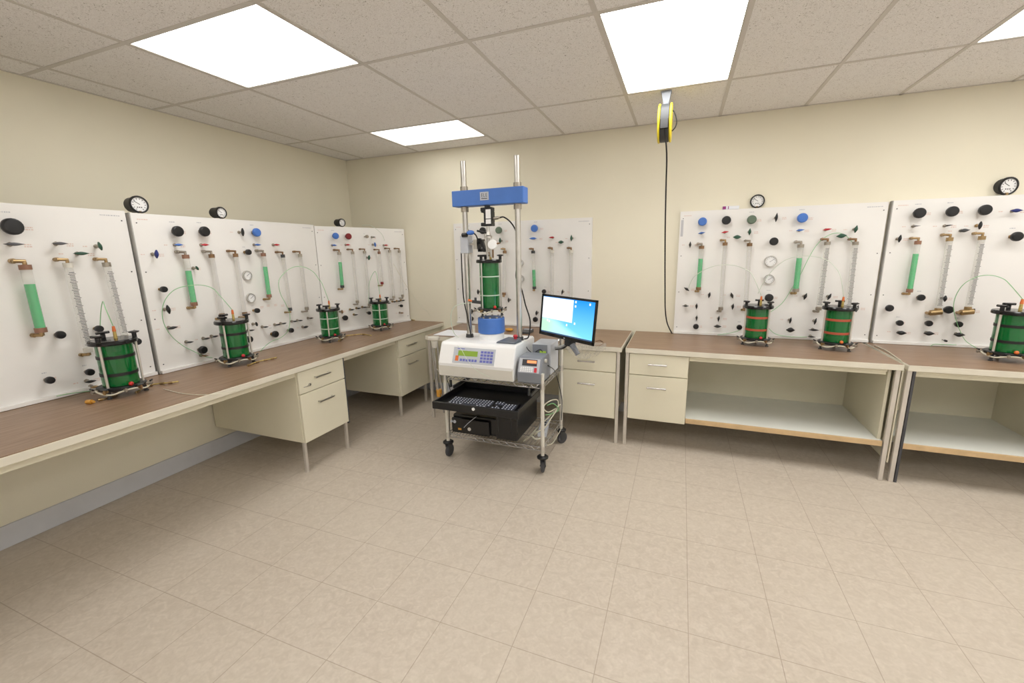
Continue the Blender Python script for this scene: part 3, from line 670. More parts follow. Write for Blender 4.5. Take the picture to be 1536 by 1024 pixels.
# ------------------------------------------------------------------ green pressure cells
def cell(loc, th, label, R=.082, Hh=.325, band='black', s=1.0, hose=None, topfit='orange', rods='legm', cap='red', legs=True, wings=True):
    L = V(loc); view = math.atan2(CAM.y - L.y, CAM.x - L.x)
    t = thing('pressure_cell', label, 'pressure cell', L, 0, 'green acrylic pressure cells')
    R *= s; Hh *= s; fz = .042 * s if legs else 0.004; RP = R * 1.27
    z1 = fz + .022 * s; z2 = Hh - .026 * s
    part('base_plate', MB().lathe((0, 0, fz), [(0, 0), (RP * 1.02, 0), (RP * 1.06, .004), (RP * 1.06, .004), (RP * 1.06, .016 * s), (RP * .98, .02 * s), (0, .0201 * s)], 36), 'black', t)
    part('cylinder', MB().lathe((0, 0, 0), [(R, z1), (R, z2), (R, z2), (R * .93, z2), (R * .93, z2), (R * .93, z1), (R * .93, z1), (R, z1)], 40), 'acryl', t, label='green tinted acrylic cylinder')
    part('inner_pedestal', MB().lathe((0, 0, 0), [(R * .86, z1), (R * .86, z1 + .04 * s), (R * .62, z1 + .045 * s), (R * .62, z2 - .09 * s), (R * .7, z2 - .088 * s), (R * .7, z2 - .06 * s), (R * .2, z2 - .055 * s), (R * .2, z2)], 28), 'inner', t)
    part('top_plate', MB().lathe((0, 0, z2), [(0, 0), (RP, 0), (RP * 1.04, .004), (RP * 1.04, .018 * s), (RP * 1.04, .018 * s), (RP, .025 * s), (RP * .9, .026 * s), (0, .0261 * s)], 36), 'blackgloss', t)
    for z in (z1 + (z2 - z1) * .28, z1 + (z2 - z1) * .70):
        w = .017 * s if band != 'bandw' else .008 * s
        part('strap', MB().lathe((0, 0, z), [(R * 1.0, -w / 2), (R * 1.035, -w / 2), (R * 1.035, -w / 2), (R * 1.035, w / 2), (R * 1.035, w / 2), (R * 1.0, w / 2)], 36), band, t)
    for k in range(3):
        a = view + math.radians(th + 120 * k); d = V((math.cos(a), math.sin(a), 0)); q = d * R * 1.17
        rd = part('tie_rod', MB().cyl(q + V((0, 0, fz)), q + V((0, 0, Hh + .008)), .0062 * s, n=12), rods, t)
        sd = V((-d.y, d.x, 0))
        kn = MB().cyl(q + V((0, 0, Hh - .002)), q + V((0, 0, Hh + .022 * s)), .011 * s, n=10).cyl(q - sd * .03 * s + V((0, 0, Hh + .028 * s)), q + sd * .03 * s + V((0, 0, Hh + .028 * s)), .0075 * s, n=10)
        kn.lathe(q + V((0, 0, Hh + .022 * s)), [(.012 * s, 0), (.024 * s, .004), (.026 * s, .01 * s), (.012 * s, .013 * s), (0, .0131 * s)], 14)
        part('wing_nut', kn, 'black', rd)
        if legs:
            part('foot', MB().bar(q * 1.0 + V((0, 0, fz)), q * 1.05, .012 * s, .012 * s).cyl(q * 1.05, q * 1.05 + V((0, 0, .006)), .012 * s, n=10), 'dark', t)
    if legs:
        # ring of drain valves round the base
        for k, (an, col) in enumerate(((-70, 'nickel'), (-35, 'brass'), (5, 'nickel'), (35, 'bronze'), (72, 'nickel'))):
            a = view + math.radians(an); d = V((math.cos(a), math.sin(a), 0)); z = V((0, 0, fz + .006 * s))
            p = d * RP * 1.02 + z
            v = part('drain_valve', MB().cyl(p, p + d * .035 * s, .006 * s, n=8).cyl(p + d * .012 * s, p + d * .02 * s, .010 * s, n=6).cyl(p + d * .028 * s + V((0, 0, -.012 * s)), p + d * .028 * s + V((0, 0, .012 * s)), .0055 * s, n=8), col, t)
            e = p + d * .028 * s + V((0, 0, .014 * s)); sd = V((-d.y, d.x, 0))
            part('handle', MB().cyl(e - sd * .016 * s, e + sd * .016 * s, .005 * s, n=8), 'black' if k % 2 == 0 else 'dark', v)
        a = view + math.radians(22); d = V((math.cos(a), math.sin(a), 0))
        part('cap_plug', MB().ball(d * RP * .98 + V((0, 0, z1 + .008 * s)), .012 * s), cap, t)
        # looped hose hugging the base
        pts = []
        for j in range(9):
            an = view + math.radians(-95 + 24 * j); pts.append(V((math.cos(an), math.sin(an), 0)) * (RP * 1.16) + V((0, 0, fz - .004 + .010 * math.sin(j * 1.7))))
        part('base_hose', MB().tube(pts, .0045 * s, 8), 'wtube', t)
    # top fitting
    a = view + math.radians(100); b = V((math.cos(a), math.sin(a), 0)) * R * .18
    tf = part('top_fitting', MB().cyl(b + V((0, 0, Hh)), b + V((0, 0, Hh + .04 * s)), .009 * s, .0075 * s, n=10), 'yellowish', t)
    part('coupler', MB().cyl(b + V((0, 0, Hh + .04 * s)), b + V((0, 0, Hh + .07 * s)), .009 * s, .006 * s, n=10), topfit, tf)
    if hose:
        part('brass_hose', MB().tube([V(p) - L for p in hose], .005 * s, 8), 'yellowish', t, label='straw coloured hose with brass nipples')
        nb = MB()
        H_ = [V(p) - L for p in hose]
        for p, q in zip(H_[1:], H_[2:]):
            dd = (q - p).normalized(); nb.cyl(p, p + dd * .016, .0085 * s, n=8)
        part('brass_nipples', nb, 'brass', t)
    return t, L + b + V((0, 0, Hh + .07 * s))
def hz(*pts): return [onZ(x, y, HB + .012) for x, y in pts]
c1, T1 = cell(onZ(186, 590, HB), -38, 'green acrylic pressure cell standing nearest the left edge of the photo', s=1.0, hose=None, cap='red')
c2, T2 = cell(onZ(357, 545, HB), -32, 'green acrylic pressure cell second from the left, under the twin dials', s=1.0, cap='kred')
c3, T3 = cell(onZ(497, 511, HB), -8, 'green pressure cell with white straps standing left of the corner one', s=.93, band='bandw', cap='kred')
c4, T4 = cell(onZ(572, 494, HB), -2, 'green pressure cell with white straps standing closest to the room corner', s=.92, band='bandw', cap='kred')
c5, T5 = cell(onZ(1132, 516, HB), -62, 'green pressure cell with red straps, left one of the right bench pair', s=.98, band='bandr', cap='kred')
c6, T6 = cell(onZ(1251, 523, HB), -58, 'green pressure cell with red straps, right one of the right bench pair', s=1.0, band='bandr', cap='orange')
c7, T7 = cell(onZ(1508, 540, HB), -38, 'green pressure cell with black straps cut off at the right edge', s=1.03, cap='orange')
# trailing hoses with brass fittings beside the cells
for nm, pts, lb in (('hose', ((205, 588), (222, 578), (240, 575), (252, 574), (268, 572)), 'brass jointed hose trailing right of the leftmost green cell'),
                    ('hose', ((372, 548), (384, 543), (396, 540), (406, 538), (415, 536)), 'brass jointed hose trailing right of the second green cell'),
                    ('hose', ((508, 511), (518, 504), (530, 502), (544, 501), (557, 503)), 'brass jointed hose trailing right of the third green cell'),
                    ('hose', ((580, 487), (590, 483), (600, 481), (612, 479), (622, 480)), 'brass jointed hose trailing right of the corner green cell')):
    P = [onZ(x, y, HB + .008) for x, y in pts]; t = thing(nm, lb, 'hose', P[0])
    part('tube', MB().tube([p - P[0] for p in P], .0045, 8), 'yellowish', t)
    for p, q in zip(P, P[1:]): dd = (q - p).normalized(); part('brass_nipple', MB().cyl(p - P[0], p - P[0] + dd * .022, .0078, n=8), 'brass', t)
P = onZ(133, 606, HB); solo('brass_fitting', MB().cyl(P + V((-.012, 0, .012)), P + V((.014, .01, .012)), .012, n=10).cyl(P + V((.014, .01, .012)), P + V((.026, .014, .012)), .007, n=8), 'amber', 'small yellow brass fitting lying on the left worktop before the first cell', 'fitting')
P = onZ(206, 585, HB + .01)
P1 = [onZ(147, 600, HB + .006), onZ(160, 597, HB + .006), onZ(175, 592, HB + .006)]
solo('hose', MB().tube(P1, .005, 8).cyl(P1[0], P1[0] + (P1[1] - P1[0]) * .5, .008, n=8), 'brass', 'short brass tipped hose stub left of the leftmost green cell', 'hose')

# thin plastic tubes
def tube_on(P, pts, end=None, r=.0022, mat='gtube', label='', off0=.03, start=None, group=None):
    n = len(pts); W = []
    for i, (x, y) in enumerate(pts):
        off = off0
        if end is not None:
            k = i / (n - 1); de = (end - P.P).dot(P.n); off = off0 + (de - off0) * k ** 1.6
        W.append(P.world(x, y, off))
    if end is not None: W.append(end)
    solo('plastic_tube', MB().tube(W, r, 6, 5), mat, label, 'tube')
tube_on(A, [(150, 494), (151, 470), (154, 452), (158, 462)], T1, label='small green tube looped above the leftmost green cell')
tube_on(B, [(x * .2929 + 190, y * .2929 + 280) for x, y in ((440, 876), (391, 866), (350, 845), (290, 815), (230, 765), (195, 710), (182, 655), (187, 605), (210, 560), (250, 525), (310, 507), (380, 503), (440, 520), (480, 560))], T2, label='green tube in a big loop round to the second green cell')
tube_on(B, [(x * .2929 + 190, y * .2929 + 280) for x, y in ((680, 850), (700, 825), (740, 793), (790, 772), (825, 740), (835, 700), (835, 650), (815, 600), (787, 545), (780, 480), (820, 430), (870, 408), (920, 415), (960, 440), (985, 475))] + [(483, 425)], T3, label='thin green tube arching over to the third green cell')
tube_on(C, [(553, 455), (554, 424), (562, 407), (566, 417)], T4, label='thin tube looped above the corner green cell')
tube_on(E_, [(x * .2538 + 1000, y * .2538 + 280) for x, y in ((130, 600), (140, 570), (165, 530), (230, 487), (310, 463), (390, 463), (460, 485), (505, 520))], T5, mat='ctube', label='faint clear tube arching to the left cell of the right bench pair')
tube_on(E_, [(x * .2538 + 1000, y * .2538 + 280) for x, y in ((540, 630), (570, 570), (620, 500), (690, 440), (760, 415), (850, 410), (940, 430), (1000, 480), (1030, 540))], T6, mat='ctube', label='faint clear tube arching to the right cell of the right bench pair')
tube_on(E_, [(x * .2538 + 1000, y * .2538 + 280) for x, y in ((590, 755), (680, 690), (740, 600), (790, 520), (840, 420), (890, 340), (950, 290), (1010, 273), (1060, 290), (1100, 330))], label='long green tube sweeping up to the rightmost burette between the right pair')
tube_on(E_, [(x * .2538 + 1000, y * .2538 + 280) for x, y in ((590, 820), (640, 868), (720, 885), (830, 887))], label='green tube lying low between the two red-strapped cells')
tube_on(E_, [(x * .2538 + 1000, y * .2538 + 280) for x, y in ((300, 875), (380, 863), (440, 845))], label='short green tube low on the panel left of the red-strapped pair')
tube_on(F_, [(x * .2928 + 1300, y * .2928 + 260) for x, y in ((570, 898), (510, 860), (480, 810), (455, 740), (445, 680), (460, 620), (500, 565), (570, 528), (640, 522), (700, 540), (735, 570))], T7, label='pale green tube arching to the cell at the right edge')
tube_on(F_, [(x * .2928 + 1300, y * .2928 + 260) for x, y in ((325, 889), (345, 875), (400, 876), (460, 878))], label='short green tube along the bottom of the right edge panel')
tube_on(A, [(85, 594), (105, 590), (130, 587), (158, 584)], label='green tube along the bottom of the left edge panel', off0=.04)

# ------------------------------------------------------------------ cart
CX0, CX1, CY0, CY1 = 2.02, 2.805, -1.44, -.92
ct = thing('wire_cart', 'wheeled wire shelf cart carrying the blue loading frame', 'cart', ((CX0 + CX1) / 2, (CY0 + CY1) / 2, 0))
def wire_shelf(z):
    mb = MB()
    for zz in (z, z - .028):
        for a, b in (((CX0, CY0), (CX1, CY0)), ((CX1, CY0), (CX1, CY1)), ((CX1, CY1), (CX0, CY1)), ((CX0, CY1), (CX0, CY0))): mb.cyl((a[0], a[1], zz), (b[0], b[1], zz), .0038, n=8)
    def zig(a, b, n):
        a, b = V(a), V(b); pts = []
        for i in range(n + 1): p = a.lerp(b, i / n); p.z = z - .002 - (.024 if i % 2 else 0); pts.append(p)
        mb.tube(pts, .0026, 6, 2)
    zig((CX0 + .03, CY0, z), (CX1 - .03, CY0, z), 22); zig((CX1, CY0 + .03, z), (CX1, CY1 - .03, z), 14); zig((CX0, CY0 + .03, z), (CX0, CY1 - .03, z), 14)
    n = 30
    for i in range(1, n): x = CX0 + (CX1 - CX0) * i / n; mb.cyl((x, CY0, z + .003), (x, CY1, z + .003), .0018, n=6)
    for y in (CY0 + .17, CY0 + .35): mb.cyl((CX0, y, z - .003), (CX1, y, z - .003), .0035, n=8)
    return mb
part('wire_shelf', wire_shelf(.675), 'chrome', ct, world=True, label='upper chrome wire shelf')
part('wire_shelf', wire_shelf(.20), 'chrome', ct, world=True, label='lower chrome wire shelf')
for x, y, zt in ((CX0, CY0, .745), (CX1, CY0, .75), (CX1, CY1, .97), (CX0, CY1, .97)):
    p = part('post', MB().cyl((x, y, .13), (x, y, zt), .0135, n=16).cyl((x, y, zt), (x, y, zt + .006), .0145, n=16), 'offwhite', ct, world=True)
    for z_ in (.64, .165): part('collar', MB().cyl((x, y, z_), (x, y, z_ + .045), .018, .0165, n=14), 'steel', p, world=True)
    cs = part('caster', MB().lathe((x, y, .112), [(0, 0), (.03, .002), (.042, .008), (.042, .018), (.03, .026), (0, .0261)], 20), 'black', ct, world=True)
    ang = {(CX0, CY0): -6, (CX1, CY0): 10, (CX1, CY1): -35, (CX0, CY1): 20}[(x, y)]
    xf_ = Matrix.Translation((x, y, 0)) @ Matrix.Rotation(math.radians(ang), 4, 'Z')
    part('wheel', MB().lathe((-.014, .012, .049), [(0, 0), (.034, 0), (.034, 0), (.044, .003), (.049, .008), (.049, .02), (.044, .025), (.034, .028), (.034, .028), (0, .0281)], 28, axis=(1, 0, 0)), 'rubber', cs, world=True, xf=xf_)
    fk = MB()
    for sx_ in (-1, 1): fk.hexa([(sx_ * .0155, -.008, .04), (sx_ * .0155 + .004, -.008, .04), (sx_ * .0155 + .004, .03, .04), (sx_ * .0155, .03, .04)], [(sx_ * .0155, -.024, .1125), (sx_ * .0155 + .004, -.024, .1125), (sx_ * .0155 + .004, .03, .1125), (sx_ * .0155, .03, .1125)])
    fk.cyl((-.022, .012, .049), (.022, .012, .049), .007, n=10)
    part('fork', fk, 'dark', cs, world=True, xf=xf_)
# keyboard drawer sliding out under the top shelf
TX0, TX1, TY0, TY1, TZ = 2.045, 2.70, -1.655, -1.17, .50
tr = MB().box((TX0, TY0 + .01, TZ), (TX1, TY1, TZ + .006)).box((TX0, TY0 + .01, TZ), (TX0 + .012, TY1, TZ + .045)).box((TX1 - .012, TY0 + .01, TZ - .004), (TX1, TY1, TZ + .045)).box((TX0, TY1 - .01, TZ), (TX1, TY1, TZ + .05))
dr = part('keyboard_drawer', tr, 'black', ct, world=True, bevel=.002)
part('drawer_front', MB().box((TX0 - .008, TY0 - .012, TZ - .012), (TX1 + .004, TY0 + .01, TZ + .042)), 'black', dr, world=True, bevel=.003)
kc = onY(710, 613.5, TY0 - .014)
part('lock', MB().cyl((kc.x, TY0 - .012, kc.z), (kc.x, TY0 - .018, kc.z), .011, n=16).cyl((kc.x, TY0 - .018, kc.z), (kc.x, TY0 - .02, kc.z), .005, n=10), 'white', dr, world=True, label='round white lock')
for xa in (TX0, TX1 - .012):
    part('drawer_rail', MB().box((xa, TY1 - .2, TZ + .051), (xa + .012, CY1, TZ + .075)).box((xa, CY0 + .02, TZ + .0751), (xa + .012, CY0 + .04, .645)).box((xa, CY1 - .04, TZ + .0751), (xa + .012, CY1 - .02, .645)), 'dark', dr, world=True)
# keyboard
kb = thing('keyboard', 'black computer keyboard lying in the pulled-out drawer', 'keyboard', (2.385, -1.545, TZ + .007))
part('case', MB().hexa([(-.265, -.075, 0), (.265, -.075, 0), (.265, .08, 0), (-.265, .08, 0)], [(-.262, -.072, .012), (.262, -.072, .012), (.262, .077, .022), (-.262, .077, .022)]), 'black', kb, bevel=.003)
def key(x, y, w, d=.021):
    z = .012 + (y + .075) / .155 * .01
    k = part('key', MB().hexa([(x, y, z), (x + w, y, z), (x + w, y + d, z + .0012), (x, y + d, z + .0012)], [(x + .002, y + .002, z + .007), (x + w - .002, y + .002, z + .007), (x + w - .002, y + d - .002, z + .008), (x + .002, y + d - .002, z + .008)]), 'keys', kb)
    part('legend', MB().quad((x + .004, y + .006, z + .0076), (x + min(w, .03) - .006, y + .006, z + .0076), (x + min(w, .03) - .006, y + .016, z + .0081), (x + .004, y + .016, z + .0081)), 'keymark', k)
for r_ in range(5):
    y = -.066 + r_ * .0245
    if r_ == 0:
        x = -.25
        for w in (.03, .026, .026, .14, .026, .026, .03): key(x, y, w - .003); x += w
    else:
        for i in range(14): key(-.25 + i * .0232, y, .0205)
for i in range(3):
    for y in (.0075, .032): key(.092 + i * .0232, y, .0205)
for i in range(3): key(.092 + i * .0232, -.066, .0205)
key(.1152, -.0415, .0205)
for i in range(4):
    for r_ in range(4): key(.168 + i * .0232, -.066 + r_ * .0245, .0205)
# computers on lower shelf
def stick(P, px, py, y): return onY(px, py, y)
pc = thing('computer_case', 'low black computer case on the lower shelf of the cart, left one', 'computer', (2.24, -1.2, .205))
part('case', MB().box((2.05, -1.40, .206), (2.425, -.95, .352)), 'blackgloss', pc, world=True, bevel=.012)
part('front_bezel', MB().box((2.048, -1.425, .206), (2.375, -1.4, .33)), 'blackgloss', pc, world=True, bevel=.012)
for px, py, r, mt in ((677.5, 631.5, .010, 'greylight'), (682, 632, .013, 'greylight'), (704, 643.5, .014, 'offwhite')):
    q = onY(px, py, -1.426); part('button', MB().cyl((q.x, -1.424, q.z), (q.x, -1.429, q.z), r, n=16), mt, pc, world=True)
q = onY(690, 643, -1.426); part('tag', MB().box((q.x - .016, -1.43, q.z - .008), (q.x + .014, -1.4255, q.z + .008)), 'amber', pc, world=True, bevel=.002, label='orange paper tag')
q2 = onY(696, 641, -1.43); q3 = onY(712, 625, -1.43)
part('tag_cord', MB().tube([q2, (q2 + q3) / 2 + V((0, -.008, 0)), V((q3.x, -1.40, .353))], .0025, 6), 'greylight', pc, world=True)
tw = thing('computer_tower', 'black computer tower on the lower shelf of the cart, right one', 'computer', (2.52, -1.2, .205))
part('case', MB().box((2.43, -1.40, .206), (2.60, -.94, .47)), 'black', tw, world=True, bevel=.004)
part('front_bezel', MB().box((2.43, -1.425, .206), (2.60, -1.4, .47)), 'blackgloss', tw, world=True, bevel=.006)
q = onY(752, 634, -1.427); part('badge', MB().box((2.50, -1.4275, .392), (2.53, -1.4252, .400)), 'greylight', tw, world=True)
part('drive_slot', MB().box((2.45, -1.4265, .2601), (2.453, -1.4251, .46)).box((2.555, -1.4265, .2601), (2.558, -1.4251, .46)), 'dark', tw, world=True)
# cables in the cart
def cable(pts, r, mat, label, cat='cable', name='cable'):
    solo(name, MB().tube(pts, r, 7, 5), mat, label, cat)
def yy(pts): return [onY(x, y, d) for x, y, d in pts]
cable(yy([(800, 655, -1.2), (806, 648, -1.3), (818, 640, -1.2), (826, 628, -1.1), (836, 612, -1.0), (836, 600, -1.0), (825, 601, -1.1), (815, 610, -1.15), (822, 618, -1.1), (834, 612, -1.0)]), .005, 'wtube', 'cream cable coiled behind the right posts of the cart')
cable(yy([(818, 622, -1.1), (828, 620, -1.05), (838, 614, -1.0), (830, 605, -1.05), (820, 608, -1.1)]), .004, 'gtube', 'green cable coiled between the cart shelves')
cable(yy([(785, 662, -1.25), (798, 650, -1.2), (812, 636, -1.1), (826, 622, -1.0), (840, 606, -.97)]), .007, 'wtube', 'thick cream cable slanting up from the lower cart shelf')
cable([V((2.66, -1.3, .205)), V((2.68, -1.22, .21)), V((2.74, -1.2, .215)), V((2.77, -1.28, .21)), V((2.72, -1.34, .21)), V((2.67, -1.3, .215))], .006, 'wtube', 'cream cable loop lying on the lower shelf right of the tower')
ps = thing('power_strip', 'grey power strip lying on the lower cart shelf behind the front right post', 'power strip', (2.72, -1.13, .205), .2)
part('body', MB().box((-.035, -.16, .001), (.035, .14, .04)), 'greylight', ps, bevel=.006)
sk = MB()
for k in range(5): sk.box((-.018, -.13 + k * .05, .04), (.018, -.10 + k * .05, .0415))
part('sockets', sk, 'dark', ps)
cable(yy([(822, 548, -1.3), (832, 556, -1.1), (838, 575, -1.0), (843, 600, -.95), (842, 630, -.95)]), .0035, 'black', 'black cable running down behind the grey control boxes')
cable(yy([(842, 642, -.94), (838, 650, -1.0), (828, 665, -1.15), (818, 668, -1.2)]), .003, 'wtube', 'thin cream cable on the shelf by the rear right wheel')
cable(yy([(671, 570, -1.38), (676, 590, -1.36), (674, 620, -1.36), (675, 652, -1.36)]), .003, 'black', 'black cord hanging down the front left post of the cart')

# bundle of steel rods with white cap hanging on the left side
rod = thing('rod_bundle', 'steel rods with cream cap clipped to the left side of the cart', 'rods', (1.815, -1.25, .20))
for k, (dx, dy, z0) in enumerate(((-.02, 0, .44), (.005, -.01, .33), (.028, .008, .28))):
    part('rod', MB().cyl((dx + .03, dy, z0 - .2), (dx - .0, dy, .71), .0065, n=10), 'chrome', rod)
part('cap', MB().lathe((0.005, 0, .70), [(0, 0), (.036, 0), (.046, .006), (.05, .012), (.05, .012), (.05, .026), (.045, .032), (0, .033)], 20, sq=(1, .7)), 'offwhite', rod, label='cream plastic cap')
part('cap_neck', MB().cyl((.012, 0, .64), (.010, 0, .70), .02, .03, n=12), 'offwhite', rod)
part('tape', MB().cyl((.03, 0, .225), (.03, 0, .285), .024, n=14), 'amber', rod)
part('bracket', MB().bar((.02, 0, .455), (.195, -.18, .455), .008, .008).bar((.03, 0, .255), (.195, -.18, .255), .006, .006), 'steel', rod)

# ------------------------------------------------------------------ loading frame
MX0, MX1 = 1.99, 2.60
lf = thing('load_frame', 'white and blue loading frame machine with two steel columns on the cart', 'testing machine', ((MX0 + MX1) / 2, -1.2, .681))
prof = [(-1.475, .682), (-1.48, .785), (-1.42, .925), (-1.40, .935), (-1.02, .935), (-.99, .92), (-.98, .682)]
n = len(prof); bb = MB(); bb.hexa([(MX0, y, z) for y, z in prof], [(MX1, y, z) for y, z in prof])
bs = part('base_housing', bb, 'white', lf, world=True, bevel=.01)
def slope(px, py, off=.0):
    A_, B_ = V((0, -1.48, .785)), V((0, -1.42, .925)); nn = V((0, -(B_.z - A_.z), (B_.y - A_.y))).normalized()
    if nn.y > 0: nn = -nn
    return on(px, py, A_ + nn * off, nn)
def sl(mb, x0, x1, t0, t1, a, b):
    A_, B_ = V((0, -1.48, .785)), V((0, -1.42, .925)); d = B_ - A_; nn = V((0, -d.z, d.y)).normalized()
    p = lambda x, t, o: V((x, 0, 0)) + A_ + d * t + nn * o
    mb.hexa([p(x0, t0, a), p(x1, t0, a), p(x1, t1, a), p(x0, t1, a)], [p(x0, t0, b), p(x1, t0, b), p(x1, t1, b), p(x0, t1, b)]); return mb
part('lower_band', MB().box((MX0 + .004, -1.479, .69), (MX1 - .004, -1.4755, .776)), 'offwhite', bs, world=True)
a, b = slope(685, 521), slope(743, 548)
dp = part('control_display', sl(MB(), 2.112, 2.452, .06, .84, .0005, .004), 'greylight', lf, world=True, bevel=.001, label='grey control display plate')
x0 = 2.112
part('green_screen', sl(MB(), x0 + .04, x0 + .20, .42, .68, .004, .0048), 'lcdg', dp, world=True)
kk = MB()
for r_ in range(4):
    for c_ in range(4): sl(kk, x0 + .225 + c_ * .026, x0 + .246 + c_ * .026, .16 + r_ * .15, .27 + r_ * .15, .004, .0056)
part('keypad', kk, 'bluekeys', dp, world=True)
kk = MB()
for c_ in range(6): sl(kk, x0 + .062 + c_ * .024, x0 + .08 + c_ * .024, .16, .28, .004, .0054)
part('function_keys', kk, 'bluekeys', dp, world=True)
part('stop_key', sl(MB(), x0 + .022, x0 + .048, .16, .42, .004, .0054), 'orange', dp, world=True)
part('heading', sl(MB(), x0 + .03, x0 + .09, .75, .79, .004, .0045), 'bluekeys', dp, world=True)
# columns, crosshead
YC = -1.2
for x in (2.125, 2.55):
    c = part('column', MB().cyl((x, YC, .93), (x, YC, 2.255), .0205, n=24), 'steel', lf, world=True, label='tall steel column')
    for za, zb in ((2.0445, 2.075), (1.895, 1.9315)): part('collar', MB().cyl((x, YC, za), (x, YC, zb), .029, n=20), 'nickel', c, world=True)
    part('foot_nut', MB().cyl((x, YC, .935), (x, YC, .962), .032, .028, n=16), 'dark', c, world=True)
cr = part('crosshead', MB().box((2.045, YC - .05, 1.932), (2.612, YC + .05, 2.044)), 'blue', lf, world=True, bevel=.005, label='blue painted crosshead beam')
npx = onY(726.5, 295, YC - .051)
pl_ = part('name_plate', MB().box((npx.x - .034, YC - .053, 1.965), (npx.x + .034, YC - .0505, 2.022)), 'greylight', cr, world=True)
lt = MB()
for k, w in enumerate((.014, .009, .014)):
    xx = npx.x - .022 + k * .017
    yq = YC - .0536
    lt.box((xx, yq, 1.987), (xx + .003, yq + .0005, 2.012))
    for z in (1.987, 1.998, 2.009): 
        if k == 1 and z > 1.99: continue
        lt.box((xx, yq, z), (xx + .011, yq + .0005, z + .003))
lt.box((npx.x - .024, YC - .0536, 1.974), (npx.x + .024, YC - .0531, 1.979))
part('lettering', lt, 'ink', pl_, world=True)
# load cell
XC = 2.312
part('hanger', MB().cyl((XC, YC, 1.916), (XC, YC, 1.932), .022, n=12), 'dark', cr, world=True)
ld = part('load_cell', MB().box((XC - .045, YC - .03, 1.89), (XC + .045, YC + .03, 1.918)).box((XC - .045, YC - .03, 1.785), (XC + .045, YC + .03, 1.81)).box((XC - .02, YC - .03, 1.81), (XC + .045, YC + .03, 1.89)).box((XC - .045, YC - .025, 1.882), (XC - .03, YC + .025, 1.89)), 'black', lf, world=True, bevel=.004)
part('label_plate', MB().box((XC - .002, YC - .0315, 1.80), (XC + .038, YC - .0303, 1.832)).box((XC - .002, YC - .0315, 1.838), (XC + .038, YC - .0303, 1.902)), 'white', ld, world=True)
part('cable_plug', MB().cyl((XC + .045, YC, 1.838), (XC + .085, YC, 1.842), .012, n=12).cyl((XC + .085, YC, 1.842), (XC + .10, YC, 1.843), .008, n=10), 'nickel', ld, world=True)
cable([V((XC + .10, YC, 1.843)), V((XC + .135, YC - .005, 1.842)), V((XC + .18, YC + .02, 1.80)), V((XC + .215, YC + .04, 1.72)), V((XC + .225, YC + .04, 1.6)), V((XC + .205, YC + .05, 1.48)), V((XC + .20, YC + .05, 1.40)), V((XC + .24, YC + .05, 1.32)), V((XC + .27, YC + .05, 1.2)), V((XC + .31, YC + .04, 1.08)), V((XC + .30, YC + .03, .96)), V((XC + .285, YC - .02, .95))], .0055, 'black', 'black cable looping from the load cell down past the right column')
# pedestal
part('platen', MB().lathe((XC + .005, YC, .935), [(.098, 0), (.098, .045), (.09, .052), (0, .0521)], 32), 'white', lf, world=True)
pd = part('blue_pedestal', MB().lathe((XC + .005, YC, .985), [(0, 0), (.1, 0), (.104, .004), (.104, .004), (.104, .112), (.104, .112), (.1, .118), (0, .1181)], 40), 'blue', lf, world=True, label='blue painted cylinder pedestal')
bl = MB()
for k in range(10):
    a = 2 * PI * k / 10; bl.cyl((XC + .005 + math.cos(a) * .085, YC + math.sin(a) * .085, 1.1035), (XC + .005 + math.cos(a) * .085, YC + math.sin(a) * .085, 1.113), .008, n=8)
part('bolts', bl, 'steel', pd, world=True)
cell((XC, YC, 1.118), -42, 'tall green pressure cell with grey straps mounted inside the blue loading frame', R=.074, Hh=.425, band='bandw', topfit='nickel', rods='steel')
# piston, clamps and dial gauge over the cell
part('piston', MB().cyl((XC, YC, 1.595), (XC, YC, 1.70), .012, n=14).lathe((XC, YC, 1.70), [(.03, 0), (.03, .012), (.018, .02), (.012, .045), (.012, .085)], 16), 'steel', lf, world=True)
br = part('gauge_bracket', MB().box((XC - .085, YC - .012, 1.60), (XC - .01, YC + .012, 1.625)).box((XC - .085, YC - .012, 1.60), (XC - .06, YC + .012, 1.70)).bar((XC - .03, YC, 1.60), (XC - .055, YC, 1.69), .03, .02).cyl((XC - .09, YC, 1.755), (XC - .005, YC, 1.735), .008, n=10), 'black', lf, world=True, bevel=.003)
part('sensor_rod', MB().cyl((XC + .0, YC - .02, 1.56), (XC - .015, YC - .02, 1.73), .008, n=10).cyl((XC + .03, YC - .02, 1.56), (XC + .025, YC - .02, 1.70), .009, n=10), 'steel', lf, world=True)
dg = part('dial_gauge', MB().lathe((XC + .055, YC - .05, 1.65), [(0, -.012), (.032, -.012), (.036, -.006), (.036, .006), (.032, .01), (0, .0101)], 24, axis=(.15, -1, .15)), 'white', lf, world=True, label='small white dial gauge')
part('gauge_stem', MB().cyl((XC + .055, YC - .045, 1.62), (XC + .05, YC - .035, 1.555), .006, n=10).cyl((XC + .08, YC - .045, 1.655), (XC + .115, YC - .045, 1.66), .009, .004, n=10), 'bronze', dg, world=True)
cb2 = part('column_clamp', MB().box((2.095, YC - .04, 1.59), (2.16, YC + .04, 1.72)), 'greylight', lf, world=True, bevel=.004)
part('clamp_arm', MB().cyl((2.12, YC - .045, 1.725), (2.16, YC - .05, 1.725), .016, n=12).tube([(2.16, YC - .05, 1.725), (2.2, YC - .06, 1.74), (2.235, YC - .05, 1.72), (2.24, YC - .02, 1.66)], .005, 8), 'black', cb2, world=True)
part('blue_clip', MB().ball((2.195, YC - .06, 1.74), .03, 12, (1.1, .5, .6)), 'kblue', cb2, world=True)
